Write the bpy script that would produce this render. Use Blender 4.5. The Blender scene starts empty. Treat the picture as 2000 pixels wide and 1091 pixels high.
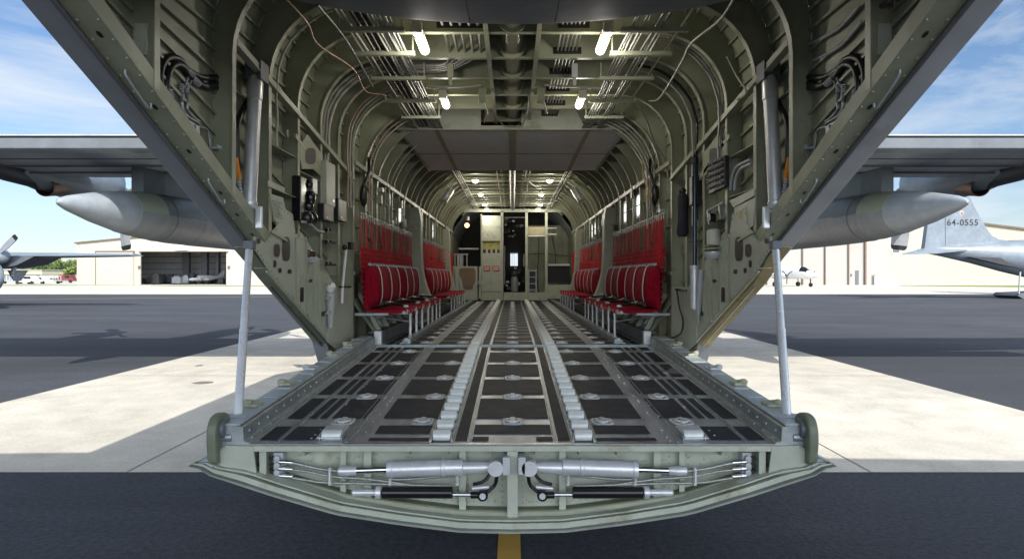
import bpy, math, random
from mathutils import Vector, Matrix
random.seed(7)
R = math.radians
S = bpy.context.scene
COL = S.collection
F = 1234.0; CX = 1001.0; CY = 537.0        # focal length and optical centre in photograph pixels
GZ = -1.85                                  # ground level under the camera

# ---------------------------------------------------------------- camera, sky, sun, exposure
cd = bpy.data.cameras.new('camera'); cam = bpy.data.objects.new('camera', cd); COL.objects.link(cam)
cam.location = (0, 0, 0); cam.rotation_euler = (R(90), 0, 0)
cd.sensor_width = 36; cd.lens = 36 * F / 2000; cd.clip_start = 0.05; cd.clip_end = 6000
cd.shift_x = -1 / 2000; cd.shift_y = -(545.5 - CY) / 2000
S.camera = cam
TS = Vector((0.62, -0.97, 1.0)).normalized()   # towards the sun: high, behind and to the right
sd = bpy.data.lights.new('sun', 'SUN'); sd.energy = 5.0; sd.angle = R(0.5); sd.color = (1, .955, .88)
sun = bpy.data.objects.new('sun', sd); COL.objects.link(sun); sun.rotation_euler = (-TS).to_track_quat('-Z', 'Y').to_euler(); sun.location = (20, -20, 30)
W = bpy.data.worlds.new('World'); S.world = W; W.use_nodes = True
nt = W.node_tree; N = nt.nodes; L = nt.links; N.clear()
sky = N.new('ShaderNodeTexSky'); sky.sky_type = 'NISHITA'; sky.sun_disc = False
sky.sun_elevation = math.asin(TS.z); sky.sun_rotation = math.atan2(TS.x, TS.y); sky.air_density = 1.0; sky.dust_density = 0.6; sky.ozone_density = 1.6
tc = N.new('ShaderNodeTexCoord'); mp = N.new('ShaderNodeMapping'); mp.inputs['Scale'].default_value = (1.0, 1.4, 5.5); mp.inputs['Rotation'].default_value = (0.10, -.12, 0.3)
nz = N.new('ShaderNodeTexNoise'); nz.inputs['Scale'].default_value = 2.6; nz.inputs['Detail'].default_value = 8; nz.inputs['Roughness'].default_value = .62; nz.inputs['Distortion'].default_value = .5
cr = N.new('ShaderNodeValToRGB'); cr.color_ramp.elements[0].position = .38; cr.color_ramp.elements[1].position = .72
cr.color_ramp.elements[0].color = (0, 0, 0, 1); cr.color_ramp.elements[1].color = (.8, .8, .8, 1)
mx = N.new('ShaderNodeMixRGB'); mx.inputs[2].default_value = (5.0, 5.3, 5.6, 1)
bg = N.new('ShaderNodeBackground'); bg.inputs['Strength'].default_value = 0.15
out = N.new('ShaderNodeOutputWorld')
L.new(tc.outputs['Generated'], mp.inputs[0]); L.new(mp.outputs[0], nz.inputs['Vector']); L.new(nz.outputs['Fac'], cr.inputs[0])
L.new(cr.outputs[0], mx.inputs[0]); L.new(sky.outputs[0], mx.inputs[1]); # glow added low behind the camera to fill shaded aft-facing surfaces
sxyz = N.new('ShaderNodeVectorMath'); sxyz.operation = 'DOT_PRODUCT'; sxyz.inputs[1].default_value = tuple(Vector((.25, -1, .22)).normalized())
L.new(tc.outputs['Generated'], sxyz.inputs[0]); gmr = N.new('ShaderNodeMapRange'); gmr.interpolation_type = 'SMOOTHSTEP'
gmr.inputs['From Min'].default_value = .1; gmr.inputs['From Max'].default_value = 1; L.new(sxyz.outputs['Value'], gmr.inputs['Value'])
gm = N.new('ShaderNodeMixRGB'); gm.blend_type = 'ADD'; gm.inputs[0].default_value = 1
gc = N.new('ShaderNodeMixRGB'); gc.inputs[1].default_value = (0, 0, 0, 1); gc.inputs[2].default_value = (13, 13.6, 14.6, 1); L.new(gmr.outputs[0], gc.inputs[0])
tint = N.new('ShaderNodeMixRGB'); tint.blend_type = 'MULTIPLY'; tint.inputs[0].default_value = 1; tint.inputs[2].default_value = (.68, .77, .86, 1)
L.new(sky.outputs[0], tint.inputs[1]); L.new(tint.outputs[0], mx.inputs[1])
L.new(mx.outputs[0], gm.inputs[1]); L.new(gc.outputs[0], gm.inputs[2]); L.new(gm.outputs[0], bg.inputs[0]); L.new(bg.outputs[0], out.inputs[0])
S.view_settings.view_transform = 'Standard'; S.view_settings.look = 'None'; S.view_settings.gamma = 1; S.view_settings.exposure = 0.25
S.render.engine = 'CYCLES'; S.cycles.max_bounces = 8; S.cycles.diffuse_bounces = 5; S.cycles.glossy_bounces = 3; S.cycles.sample_clamp_indirect = 6

# ---------------------------------------------------------------- helpers
def P(px, py, D):            # a photograph pixel at depth D metres
    return Vector(((px - CX) * D / F, D, (CY - py) * D / F))
def WP(px, py, x=1.84):      # a photograph pixel on the side wall |x| = const
    D = x * F / abs(px - CX)
    return P(px, py, D)

MATS = {}
def M(name, col, rough=.5, metal=0., var=.18, vs=2.5, bump=0., bs=60., spec=.5, dirt=None, ds=1.2, dt=.58, stretch=(1, 1, 1), rv=.12, ch=None):
    if name in MATS: return MATS[name]
    m = bpy.data.materials.new(name); m.use_nodes = True; t = m.node_tree; n = t.nodes; l = t.links
    b = n['Principled BSDF']; b.inputs['Roughness'].default_value = rough; b.inputs['Metallic'].default_value = metal
    b.inputs['Specular IOR Level'].default_value = spec
    c = n.new('ShaderNodeTexCoord'); mp = n.new('ShaderNodeMapping'); mp.inputs['Scale'].default_value = stretch
    l.new(c.outputs['Object'], mp.inputs[0])
    z = n.new('ShaderNodeTexNoise'); z.inputs['Scale'].default_value = vs; z.inputs['Detail'].default_value = 7; z.inputs['Roughness'].default_value = .65
    l.new(mp.outputs[0], z.inputs['Vector'])
    r = n.new('ShaderNodeValToRGB'); r.color_ramp.elements[0].position = .3; r.color_ramp.elements[1].position = .72
    r.color_ramp.elements[0].color = tuple(v * (1 - var) for v in col) + (1,)
    r.color_ramp.elements[1].color = tuple(min(1, v * (1 + var)) for v in col) + (1,)
    l.new(z.outputs['Fac'], r.inputs[0]); src = r.outputs[0]
    if dirt:
        z2 = n.new('ShaderNodeTexNoise'); z2.inputs['Scale'].default_value = ds; z2.inputs['Detail'].default_value = 9; z2.inputs['Roughness'].default_value = .72
        l.new(mp.outputs[0], z2.inputs['Vector'])
        r2 = n.new('ShaderNodeValToRGB'); r2.color_ramp.elements[0].position = dt; r2.color_ramp.elements[1].position = dt + .16
        l.new(z2.outputs['Fac'], r2.inputs[0]); mm = n.new('ShaderNodeMixRGB'); mm.inputs[2].default_value = tuple(dirt) + (1,)
        l.new(r2.outputs[0], mm.inputs[0]); l.new(src, mm.inputs[1]); src = mm.outputs[0]
    if ch:                                  # small chips, scuffs and specks of their own
        z5 = n.new('ShaderNodeTexNoise'); z5.inputs['Scale'].default_value = ch[1]; z5.inputs['Detail'].default_value = 6; z5.inputs['Roughness'].default_value = .8
        l.new(c.outputs['Object'], z5.inputs['Vector']); r5 = n.new('ShaderNodeValToRGB'); r5.color_ramp.elements[0].position = ch[2]; r5.color_ramp.elements[1].position = ch[2] + .03
        l.new(z5.outputs['Fac'], r5.inputs[0]); m5 = n.new('ShaderNodeMixRGB'); m5.inputs[2].default_value = tuple(ch[0]) + (1,); l.new(r5.outputs[0], m5.inputs[0]); l.new(src, m5.inputs[1]); src = m5.outputs[0]
    l.new(src, b.inputs['Base Color'])
    if rv:
        mr = n.new('ShaderNodeMapRange'); mr.inputs['To Min'].default_value = max(.03, rough - rv); mr.inputs['To Max'].default_value = min(1, rough + rv)
        z3 = n.new('ShaderNodeTexNoise'); z3.inputs['Scale'].default_value = vs * 2.3; z3.inputs['Detail'].default_value = 5
        l.new(mp.outputs[0], z3.inputs['Vector']); l.new(z3.outputs['Fac'], mr.inputs['Value']); l.new(mr.outputs[0], b.inputs['Roughness'])
    if bump:
        z4 = n.new('ShaderNodeTexNoise'); z4.inputs['Scale'].default_value = bs; z4.inputs['Detail'].default_value = 4
        l.new(mp.outputs[0], z4.inputs['Vector']); bp = n.new('ShaderNodeBump'); bp.inputs['Strength'].default_value = bump; bp.inputs['Distance'].default_value = .01
        l.new(z4.outputs['Fac'], bp.inputs['Height']); l.new(bp.outputs[0], b.inputs['Normal'])
    MATS[name] = m; return m
def split(name, lo, hi, z, rough=.38, amp=.05, sc=1.1):   # two-tone paint scheme with a wavy, feathered boundary at height z of the part
    m = M(name, lo, rough, dirt=tuple(v * .8 for v in lo), ds=1.2, dt=.56); t = m.node_tree; n = t.nodes; l = t.links; b = n['Principled BSDF']; src = b.inputs['Base Color'].links[0].from_socket
    c = n.new('ShaderNodeTexCoord'); s = n.new('ShaderNodeSeparateXYZ'); l.new(c.outputs['Object'], s.inputs[0]); z_ = n.new('ShaderNodeTexNoise'); z_.inputs['Scale'].default_value = sc; z_.inputs['Detail'].default_value = 5; l.new(c.outputs['Object'], z_.inputs['Vector'])
    a = n.new('ShaderNodeMath'); a.operation = 'MULTIPLY_ADD'; a.inputs[1].default_value = amp * 4; l.new(z_.outputs['Fac'], a.inputs[0]); l.new(s.outputs['Z'], a.inputs[2])
    r = n.new('ShaderNodeMapRange'); r.inputs['From Min'].default_value = z + amp * 2 - .008; r.inputs['From Max'].default_value = z + amp * 2 + .008; l.new(a.outputs[0], r.inputs['Value'])
    x = n.new('ShaderNodeMixRGB'); x.inputs[2].default_value = tuple(hi) + (1,); l.new(r.outputs[0], x.inputs[0]); l.new(src, x.inputs[1]); l.new(x.outputs[0], b.inputs['Base Color']); return m
def EM(name, col, st):
    m = bpy.data.materials.new(name); m.use_nodes = True; b = m.node_tree.nodes['Principled BSDF']
    b.inputs['Emission Color'].default_value = col + (1,); b.inputs['Emission Strength'].default_value = st; b.inputs['Base Color'].default_value = col + (1,)
    MATS[name] = m; return m

GREEN = M('interior_green_paint', (.275, .292, .208), .48, dirt=(.13, .12, .07), ds=1.6, dt=.57, var=.2, ch=((.16, .15, .10), 14, .67))
GREEN2 = M('pale_green_paint', (.38, .41, .34), .45, dirt=(.24, .235, .17), ds=2.6, dt=.54, ch=((.14, .13, .10), 16, .665))
GREEN3 = M('frame_cap_green_paint', (.31, .325, .24), .42, dirt=(.15, .14, .09), ds=3, dt=.55, ch=((.42, .40, .32), 18, .66))
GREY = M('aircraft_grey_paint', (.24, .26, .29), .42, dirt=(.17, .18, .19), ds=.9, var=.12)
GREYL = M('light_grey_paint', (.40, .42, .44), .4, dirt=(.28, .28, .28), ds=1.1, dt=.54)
GREYD = M('dark_grey_paint', (.10, .11, .125), .45)
WHITEP = M('white_paint', (.72, .73, .72), .4)
ALU = M('brushed_aluminium', (.50, .51, .52), .34, 1.0, var=.12, vs=6, stretch=(6, 1, 1))
ALU2 = M('worn_deck_aluminium', (.45, .48, .51), .36, .6, var=.22, vs=4, dirt=(.27, .27, .275), ds=1.4, dt=.5, stretch=(2.5, .6, 1), ch=((.16, .15, .14), 12, .66))
CHROME = M('chromed_steel', (.70, .71, .74), .12, 1.0, var=.04, rv=.04)
SILV = M('silver_paint', (.60, .62, .64), .32, .4, var=.14, vs=7, dirt=(.40, .41, .41), ds=5, dt=.58)
STEEL = M('galvanised_steel', (.33, .37, .38), .42, .7, var=.25, vs=9, dirt=(.20, .23, .23), ds=3)
NONSKID = M('black_nonskid_coating', (.019, .023, .031), .6, spec=.22, var=.3, vs=5, bump=.25, bs=300, dirt=(.055, .05, .05), ds=2.5, dt=.56, ch=((.10, .105, .11), 11, .71))
BLACK = M('black_rubber', (.012, .012, .013), .42, var=.2)
BLKM = M('black_gloss_metal', (.015, .015, .017), .2, .3)
RED = M('red_seat_fabric', (.25, .003, .020), .85, spec=.15, var=.3, vs=12, bump=.3, bs=200, rv=.05)
REDN = M('red_webbing', (.44, .005, .018), .85, spec=.15, var=.4, vs=20, bump=.3, bs=250, rv=.05)
STRAP = M('white_strap', (.78, .72, .72), .7, var=.1)
PIPE = M('white_grey_conduit', (.38, .38, .34), .4, var=.12, vs=8)
CREAM = M('cream_hangar_sheet', (.66, .62, .53), .6, var=.05, vs=.2, dirt=(.56, .52, .43), ds=.12, dt=.6)
BROWN = M('brown_trim', (.13, .09, .065), .6)
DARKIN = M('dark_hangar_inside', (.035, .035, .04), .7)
ORANGE = M('orange_sleeve', (.75, .26, .02), .5)
TAN = M('tan_finish', (.46, .36, .18), .6, dirt=(.28, .22, .10), ds=5, dt=.5, var=.3)
COPPER = M('braided_copper_wire', (.45, .30, .24), .45, .5)
TANP = M('brown_board', (.20, .145, .105), .7)

class MB:
    def __init__(s): s.v = []; s.f = []; s.m = []; s.sm = []; s.mi = 0
    def add(s, vs, fs, smooth=False):
        o = len(s.v); s.v += [Vector(v) for v in vs]
        for f in fs: s.f.append([i + o for i in f]); s.m.append(s.mi); s.sm.append(smooth)
        return s
    def box(s, x0, x1, y0, y1, z0, z1):
        v = [(x, y, z) for x in (x0, x1) for y in (y0, y1) for z in (z0, z1)]
        return s.add(v, [(0, 1, 3, 2), (4, 6, 7, 5), (0, 4, 5, 1), (2, 3, 7, 6), (0, 2, 6, 4), (1, 5, 7, 3)])
    def obox(s, c, a, b, d):       # centre and three half-axis vectors
        c, a, b, d = map(Vector, (c, a, b, d))
        v = [c + i * a + j * b + k * d for i in (-1, 1) for j in (-1, 1) for k in (-1, 1)]
        return s.add(v, [(0, 1, 3, 2), (4, 6, 7, 5), (0, 4, 5, 1), (2, 3, 7, 6), (0, 2, 6, 4), (1, 5, 7, 3)])
    def bar(s, p, q, w, h, up=(0, 0, 1)):
        p, q = Vector(p), Vector(q); d = (q - p); n = d.normalized(); u = Vector(up)
        a = n.cross(u)
        if a.length < 1e-4: a = n.cross(Vector((1, 0, 0)))
        a.normalize(); b = a.cross(n)
        return s.obox((p + q) / 2, d / 2, a * w / 2, b * h / 2)
    def tube(s, pts, r, n=8, caps=True):
        pts = [Vector(p) for p in pts]; rs = r if isinstance(r, (list, tuple)) else [r] * len(pts)
        o = len(s.v); prev = None; vs = []; fs = []
        for i, p in enumerate(pts):
            t = (pts[min(i + 1, len(pts) - 1)] - pts[max(i - 1, 0)]).normalized()
            if prev is None:
                a = t.cross(Vector((0, 0, 1)));
                if a.length < .05: a = t.cross(Vector((1, 0, 0)))
            else:
                a = prev - t * prev.dot(t)
            a.normalize(); prev = a; b = t.cross(a)
            for k in range(n):
                g = 2 * math.pi * k / n; vs.append(p + (a * math.cos(g) + b * math.sin(g)) * rs[i])
        for i in range(len(pts) - 1):
            for k in range(n):
                fs.append((i * n + k, i * n + (k + 1) % n, (i + 1) * n + (k + 1) % n, (i + 1) * n + k))
        s.add(vs, fs, True)
        if caps:
            s.add([vs[k] for k in range(n)], [tuple(range(n))[::-1]]); s.add([vs[-n + k] for k in range(n)], [tuple(range(n))])
        return s
    def rev(s, p, axis, prof, n=16):   # prof: [(distance along axis, radius)]
        ax = Vector(axis).normalized(); p = Vector(p)
        return s.tube_prof([(p + ax * d, r) for d, r in prof], ax, n)
    def tube_prof(s, pr, ax, n):
        a = ax.cross(Vector((0, 0, 1)))
        if a.length < .05: a = ax.cross(Vector((1, 0, 0)))
        a.normalize(); b = ax.cross(a); vs = []; fs = []; q = []; p0 = pr[0][0]; cut = set()
        for i, (p, r) in enumerate(pr):        # split the rings at sharp corners so that edges stay crisp
            q.append((p, r))
            if 0 < i < len(pr) - 1:
                u = Vector(((p - pr[i - 1][0]).dot(ax), r - pr[i - 1][1])); w = Vector(((pr[i + 1][0] - p).dot(ax), pr[i + 1][1] - r))
                if u.length > 1e-6 and w.length > 1e-6 and u.angle(w) > .6: cut.add(len(q) - 1); q.append((p, r))
        pr = q
        for p, r in pr:
            for k in range(n):
                g = 2 * math.pi * k / n; vs.append(p + (a * math.cos(g) + b * math.sin(g)) * max(r, 1e-4))
        for i in range(len(pr) - 1):
            if i in cut: continue
            for k in range(n): fs.append((i * n + k, i * n + (k + 1) % n, (i + 1) * n + (k + 1) % n, (i + 1) * n + k))
        s.add(vs, fs, True); s.add(vs[:n], [tuple(range(n))[::-1]]); return s.add(vs[-n:], [tuple(range(n))])
    def prism(s, poly, d):            # planar polygon extruded by the vector d
        d = Vector(d); n = len(poly); a = [Vector(p) for p in poly]; b = [p + d for p in a]
        fs = [tuple(range(n)), tuple(range(2 * n - 1, n - 1, -1))] + [(i, n + i, n + (i + 1) % n, (i + 1) % n) for i in range(n)]
        return s.add(a + b, fs)
    def loft(s, secs, closed=True, caps=True, smooth=True):
        n = len(secs[0]); vs = [p for q in secs for p in q]; fs = []
        for i in range(len(secs) - 1):
            for k in range(n if closed else n - 1):
                fs.append((i * n + k, i * n + (k + 1) % n, (i + 1) * n + (k + 1) % n, (i + 1) * n + k))
        s.add(vs, fs, smooth)
        if caps and closed: s.add(secs[0], [tuple(range(n))[::-1]]); s.add(secs[-1], [tuple(range(n))])
        return s
    def ball(s, c, r, n=8, sc=(1, 1, 1)):
        c = Vector(c); secs = []
        for i in range(n + 1):
            g = math.pi * i / n - math.pi / 2
            secs.append([c + Vector((sc[0] * r * max(math.cos(g), .01) * math.cos(2 * math.pi * k / (2 * n)), sc[1] * r * max(math.cos(g), .01) * math.sin(2 * math.pi * k / (2 * n)), sc[2] * r * math.sin(g))) for k in range(2 * n)])
        return s.loft(secs)
    def build(s, name, mat, parent=None, origin=None, bev=0):
        mats = mat if isinstance(mat, (list, tuple)) else [mat]
        lo = Vector((min(v.x for v in s.v), min(v.y for v in s.v), min(v.z for v in s.v))); hi = Vector((max(v.x for v in s.v), max(v.y for v in s.v), max(v.z for v in s.v)))
        o = Vector(origin) if origin else Vector(((lo.x + hi.x) / 2, (lo.y + hi.y) / 2, lo.z))
        me = bpy.data.meshes.new(name); me.from_pydata([tuple(v - o) for v in s.v], [], s.f)
        for m in mats: me.materials.append(m)
        for p, i, q in zip(me.polygons, s.m, s.sm): p.material_index = i; p.use_smooth = q
        me.update(); ob = bpy.data.objects.new(name, me); COL.objects.link(ob)
        ORI[ob.name] = o
        if parent: ob.parent = parent; ob.location = o - ORI[parent.name]
        else: ob.location = o
        if bev:
            b = ob.modifiers.new('bevel', 'BEVEL'); b.width = bev; b.segments = 2; b.limit_method = 'ANGLE'; b.angle_limit = R(40)
        return ob
ORI = {}
def tag(o, label=None, cat=None, group=None, kind=None):
    if label: o['label'] = label
    if cat: o['category'] = cat
    if group: o['group'] = group
    if kind: o['kind'] = kind
    return o
def thing(name, loc, label, cat, group=None):
    o = bpy.data.objects.new(name, None); COL.objects.link(o); o.location = loc; o.empty_display_size = .2
    ORI[o.name] = Vector(loc); return tag(o, label, cat, group)
def dup(src, delta, parent='same'):       # copy of one object moved by delta
    c = src.copy(); COL.objects.link(c); c.location = src.location + Vector(delta)
    ORI[c.name] = ORI[src.name] + Vector(delta); return c
def dup_child(src, parent):               # same offset below another parent
    c = src.copy(); COL.objects.link(c); c.parent = parent; ORI[c.name] = ORI[parent.name] + Vector(c.location); return c
def spline(pts, k=6):
    pts = [Vector(p) for p in pts]; out = []
    for i in range(len(pts) - 1):
        a = pts[max(i - 1, 0)]; b = pts[i]; c = pts[i + 1]; d = pts[min(i + 2, len(pts) - 1)]
        for j in range(k):
            t = j / k
            out.append(.5 * ((2 * b) + (c - a) * t + (2 * a - 5 * b + 4 * c - d) * t * t + (3 * b - a - 3 * c + d) * t ** 3))
    out.append(pts[-1]); return out

# ================================================================ GROUND
ASPH = M('asphalt', (.033, .036, .044), .9, var=.25, vs=.5, bump=.6, bs=45, dirt=(.048, .052, .064), ds=.25, dt=.5, stretch=(.35, 1, 1))
# finer grain on the asphalt
def grain(m, scale, amt):
    t = m.node_tree; n = t.nodes; l = t.links; b = n['Principled BSDF']; src = b.inputs['Base Color'].links[0].from_socket
    c = n.new('ShaderNodeTexCoord'); z = n.new('ShaderNodeTexNoise'); z.inputs['Scale'].default_value = scale; z.inputs['Detail'].default_value = 3
    l.new(c.outputs['Object'], z.inputs['Vector']); mr = n.new('ShaderNodeMapRange'); mr.inputs['From Min'].default_value = .3; mr.inputs['From Max'].default_value = .7
    mr.inputs['To Min'].default_value = 1 - amt; mr.inputs['To Max'].default_value = 1 + amt; l.new(z.outputs['Fac'], mr.inputs['Value'])
    mu = n.new('ShaderNodeMixRGB'); mu.blend_type = 'MULTIPLY'; mu.inputs[0].default_value = 1; l.new(src, mu.inputs[1]); l.new(mr.outputs[0], mu.inputs[2]); l.new(mu.outputs[0], b.inputs['Base Color'])
grain(ASPH, 22, .35); grain(ASPH, 90, .5)
CONC = M('pale_concrete', (.50, .465, .395), .85, var=.12, vs=.35, bump=.25, bs=60, dirt=(.40, .37, .315), ds=.6, dt=.52, stretch=(1, .6, 1))
grain(CONC, 25, .10); grain(CONC, 2.2, .10)
GRASS = M('mown_grass', (.16, .20, .055), .9, var=.3, vs=.4)
PATCH = M('dark_oil_stain', (.16, .15, .14), .7)
JOINT = M('joint_sealant', (.12, .11, .10), .8)
YEL = M('yellow_line_paint', (.58, .35, .07), .7, dirt=(.25, .18, .07), ds=9, dt=.6)

MB().add([(-1500, -300, GZ), (1500, -300, GZ), (1500, 2500, GZ), (-1500, 2500, GZ)], [(0, 1, 2, 3)]).build('ground', ASPH)['kind'] = 'structure'
def sheet(name, mat, poly, h, kind='structure'):
    o = MB().add([(x, y, GZ + h) for x, y in poly], [tuple(range(len(poly)))]).build(name, mat); o['kind'] = kind; return o
def tess(name, mat, x0, x1, y0, y1, h): return sheet(name, mat, [(x0, y0), (x1, y0), (x1, y1), (x0, y1)], h)
tess('taxiway', CONC, -7.4, 6.95, 5.93, 61, .004)
tess('apron', CONC, -420, 420, 61, 180, .004)
tess('field', GRASS, -1400, 1400, 180, 1500, .004)
sheet('lawn', GRASS, [(-300, 92), (-81, 110), (-60, 119), (-300, 124)], .008)
sheet('lawn', GRASS, [(-62, 106), (-38, 105), (-38, 116), (-60, 116)], .008)
sheet('lawn', GRASS, [(66, 108), (90, 80), (300, 80), (300, 116), (72, 117)], .008)
jt = MB()
for x in (-3.62, -.1, 3.36):
    jt.add([(x - .006, 5.93, GZ + .008), (x + .006, 5.93, GZ + .008), (x + .006, 61, GZ + .008), (x - .006, 61, GZ + .008)], [(0, 1, 2, 3)])
for y in (11.6, 17.5, 24, 31, 38, 45, 52):
    jt.add([(-7.4, y, GZ + .0085), (6.95, y, GZ + .0085), (6.95, y + .014, GZ + .0085), (-7.4, y + .014, GZ + .0085)], [(0, 1, 2, 3)])
jt.build('pavement_joints', JOINT)['kind'] = 'structure'
tess('painted_line', YEL, -.10, .055, -30, 5.9, .004)
sheet('painted_line', YEL, [(-75, 32), (-75, 32.3), (-14, 57.3), (-14, 57)], .006)
sheet('pavement_stain', PATCH, [(-5.31 + .17 * math.cos(a * .7) * (1 + .2 * math.sin(a * 3)), 10.85 + .13 * math.sin(a * .7)) for a in range(9)], .009)
sheet('pavement_stain', PATCH, [(-6.4 + .07 * math.cos(a * .7), 12.9 + .1 * math.sin(a * .7)) for a in range(9)], .009)

# ================================================================ THE TRANSPORT AIRCRAFT
AC = thing('cargo_aircraft', (0, 7, GZ), 'large grey military transport with its cargo ramp lowered and olive green interior', 'cargo aircraft')
FL = -0.79                                  # cargo floor height
Y0, Y1 = 7.0, 19.3                          # ramp hinge, forward bulkhead
def zs(D): return 1.20 - .475 * (D - 2.7)   # the slanting sill of the ramp opening
def arch(xh, zt, r, zb, nv=4, nc=9, nt=3):  # half profile from the bottom up to the centre line, x > 0
    rz = min(r, zt - zb - .01); p = []
    for i in range(nv): p.append((xh, zb + (zt - rz - zb) * i / nv))
    for i in range(nc + 1):
        a = math.pi / 2 * i / nc; p.append((xh - r + r * math.cos(a), zt - rz + rz * math.sin(a)))
    for i in range(1, nt + 1): p.append(((xh - r) * (1 - i / nt), zt))
    return p
def rr(D): return .62 if D < 7.4 else (.95 if D > 8.2 else .8)
def full(xh, zt, r, zb, **k):
    h = arch(xh, zt, r, zb, **k); return [(-x, z) for x, z in h] + [(x, z) for x, z in h[-2::-1]]
def bot(D): return zs(D) if D < 7.0 else FL

# --- skin: inner olive face, outer grey face; window openings left out of both
sk = MB()
YS = [2.2, 2.7, 3.26, 3.7, 4.16, 4.78, 5.42, 6.06, 6.67, 7.0, 7.29, 7.9, 8.55] + [8.55 + .537 * i for i in range(1, 21)] + [19.8, 22.4]
WINS = set()
NV = 4
def ring(D, off):
    zb = max(bot(D), FL - .45) if D < 7 else FL - .3
    xh, zt, r = ((2.12, 2.45, .85) if D < 8.2 else (1.925, 2.39, 1.05)) if off else ((1.97 if D < 7.6 else 1.93 if D < 8.2 else 1.895), 2.36, 1.02 if D > 8 else .75)
    return [Vector((x, D, z)) for x, z in full(xh, zt, r, zb, nv=8, nc=9, nt=3)]
rin = [ring(D, 0) for D in YS]; rout = [ring(D, .03) for D in YS]
n = len(rin[0])
def hole(i, k):
    if YS[i] < 9 or YS[i] > 17: return False
    for s, w in WINS:
        if abs(YS[i] - w) < .15 and k == (7 if s < 0 else n - 9): return True
    return False
vs = [p for q in rin for p in q]; fs = []
for i in range(len(YS) - 1):
    for k in range(n - 1):
        if not hole(i, k): fs.append((i * n + k, (i + 1) * n + k, (i + 1) * n + k + 1, i * n + k + 1))
sk.add(vs, fs, True); sk.mi = 1
vs = [p for q in rout for p in q]; sk.add(vs, [f[::-1] for f in fs], True)
sk.mi = 1
for e in (0, n - 1):                         # close the lower edge, aft edge
    a = [r[e] for r in rin]; b = [r[e] for r in rout]; sk.loft([a, b], closed=False, smooth=False)
sk.loft([rin[0], rout[0]], closed=False, smooth=False)
sk.build('fuselage_skin', [GREEN, GREY], AC)
GLS = bpy.data.materials.new('frosted_window'); GLS.use_nodes = True
b = GLS.node_tree.nodes['Principled BSDF']; b.inputs['Base Color'].default_value = (.9, .93, .95, 1); b.inputs['Transmission Weight'].default_value = 1; b.inputs['Roughness'].default_value = .35; b.inputs['IOR'].default_value = 1.05
for i in range(len(YS) - 1):
    for k in range(n - 1):
        if hole(i, k):
            q = [rin[i][k], rin[i + 1][k], rin[i + 1][k + 1], rin[i][k + 1]]; c = sum(q, Vector()) / 4
            wn = MB(); o = [c + (p - c) * 1.02 for p in q]; h = [c + Vector((0, (p - c).y * .85, (p - c).z * .9)) + Vector(((p - c).x * .9, 0, 0)) for p in q]
            d = Vector((-.02 if c.x > 0 else .02, 0, 0))
            for j in range(4): wn.add([o[j] + d, o[(j + 1) % 4] + d, h[(j + 1) % 4] + d, h[j] + d], [(0, 1, 2, 3)])
            f = wn.build('window', GREEN2, AC); MB().add(h, [(0, 1, 2, 3)]).build('pane', GLS, f)

GLOW = EM('daylight_pane', (.86, .93, .92), 1.1)
for s_, wl in ((-1, (10.43, 14.73)), (1, (9.36, 10.43, 14.19, 14.73))):
    for D in wl:
        c = Vector((s_ * 1.858, D, 1.03))
        def oval(a, b_, x): return [c + Vector((x, math.copysign(abs(math.cos(t)) ** .6, math.cos(t)) * a, math.copysign(abs(math.sin(t)) ** .6, math.sin(t)) * b_)) for t in [2 * math.pi * i / 20 for i in range(20)]]
        w = MB(); w.loft([oval(.20, .19, s_ * .03), oval(.20, .19, 0), oval(.16, .155, 0), oval(.16, .155, s_ * .02)], caps=False, smooth=False); w = w.build('window', GREEN2, AC)
        MB().add(oval(.165, .16, s_ * .012), [tuple(range(20))]).build('pane', GLOW, w)
# --- stringers: short rails on the skin between frames (a pattern of the skin, one mesh)
st = MB()
for k in list(range(1, 20)) + list(range(n - 20, n - 1)):
    if 20 <= k <= n - 21: continue
    for i in range(len(YS) - 2):
        if YS[i] < 2.5: continue
        if hole(i, k) or hole(i, k - 1): continue
        a, b = rin[i][k], rin[i + 1][k]
        nx = Vector((-1 if a.x > 0 else 1, 0, 0)) if k < 9 or k > n - 10 else (Vector((0, 0, 1.0)) - Vector((a.x, 0, a.z))).normalized()
        nx = (nx - Vector((0, nx.y, 0))).normalized()
        st.bar(a + nx * .012, b + nx * .012, .008, .024, up=nx)
        st.bar(a + nx * .024, b + nx * .024, .018, .003, up=nx)
st.build('stringers', GREEN, AC)

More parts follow.
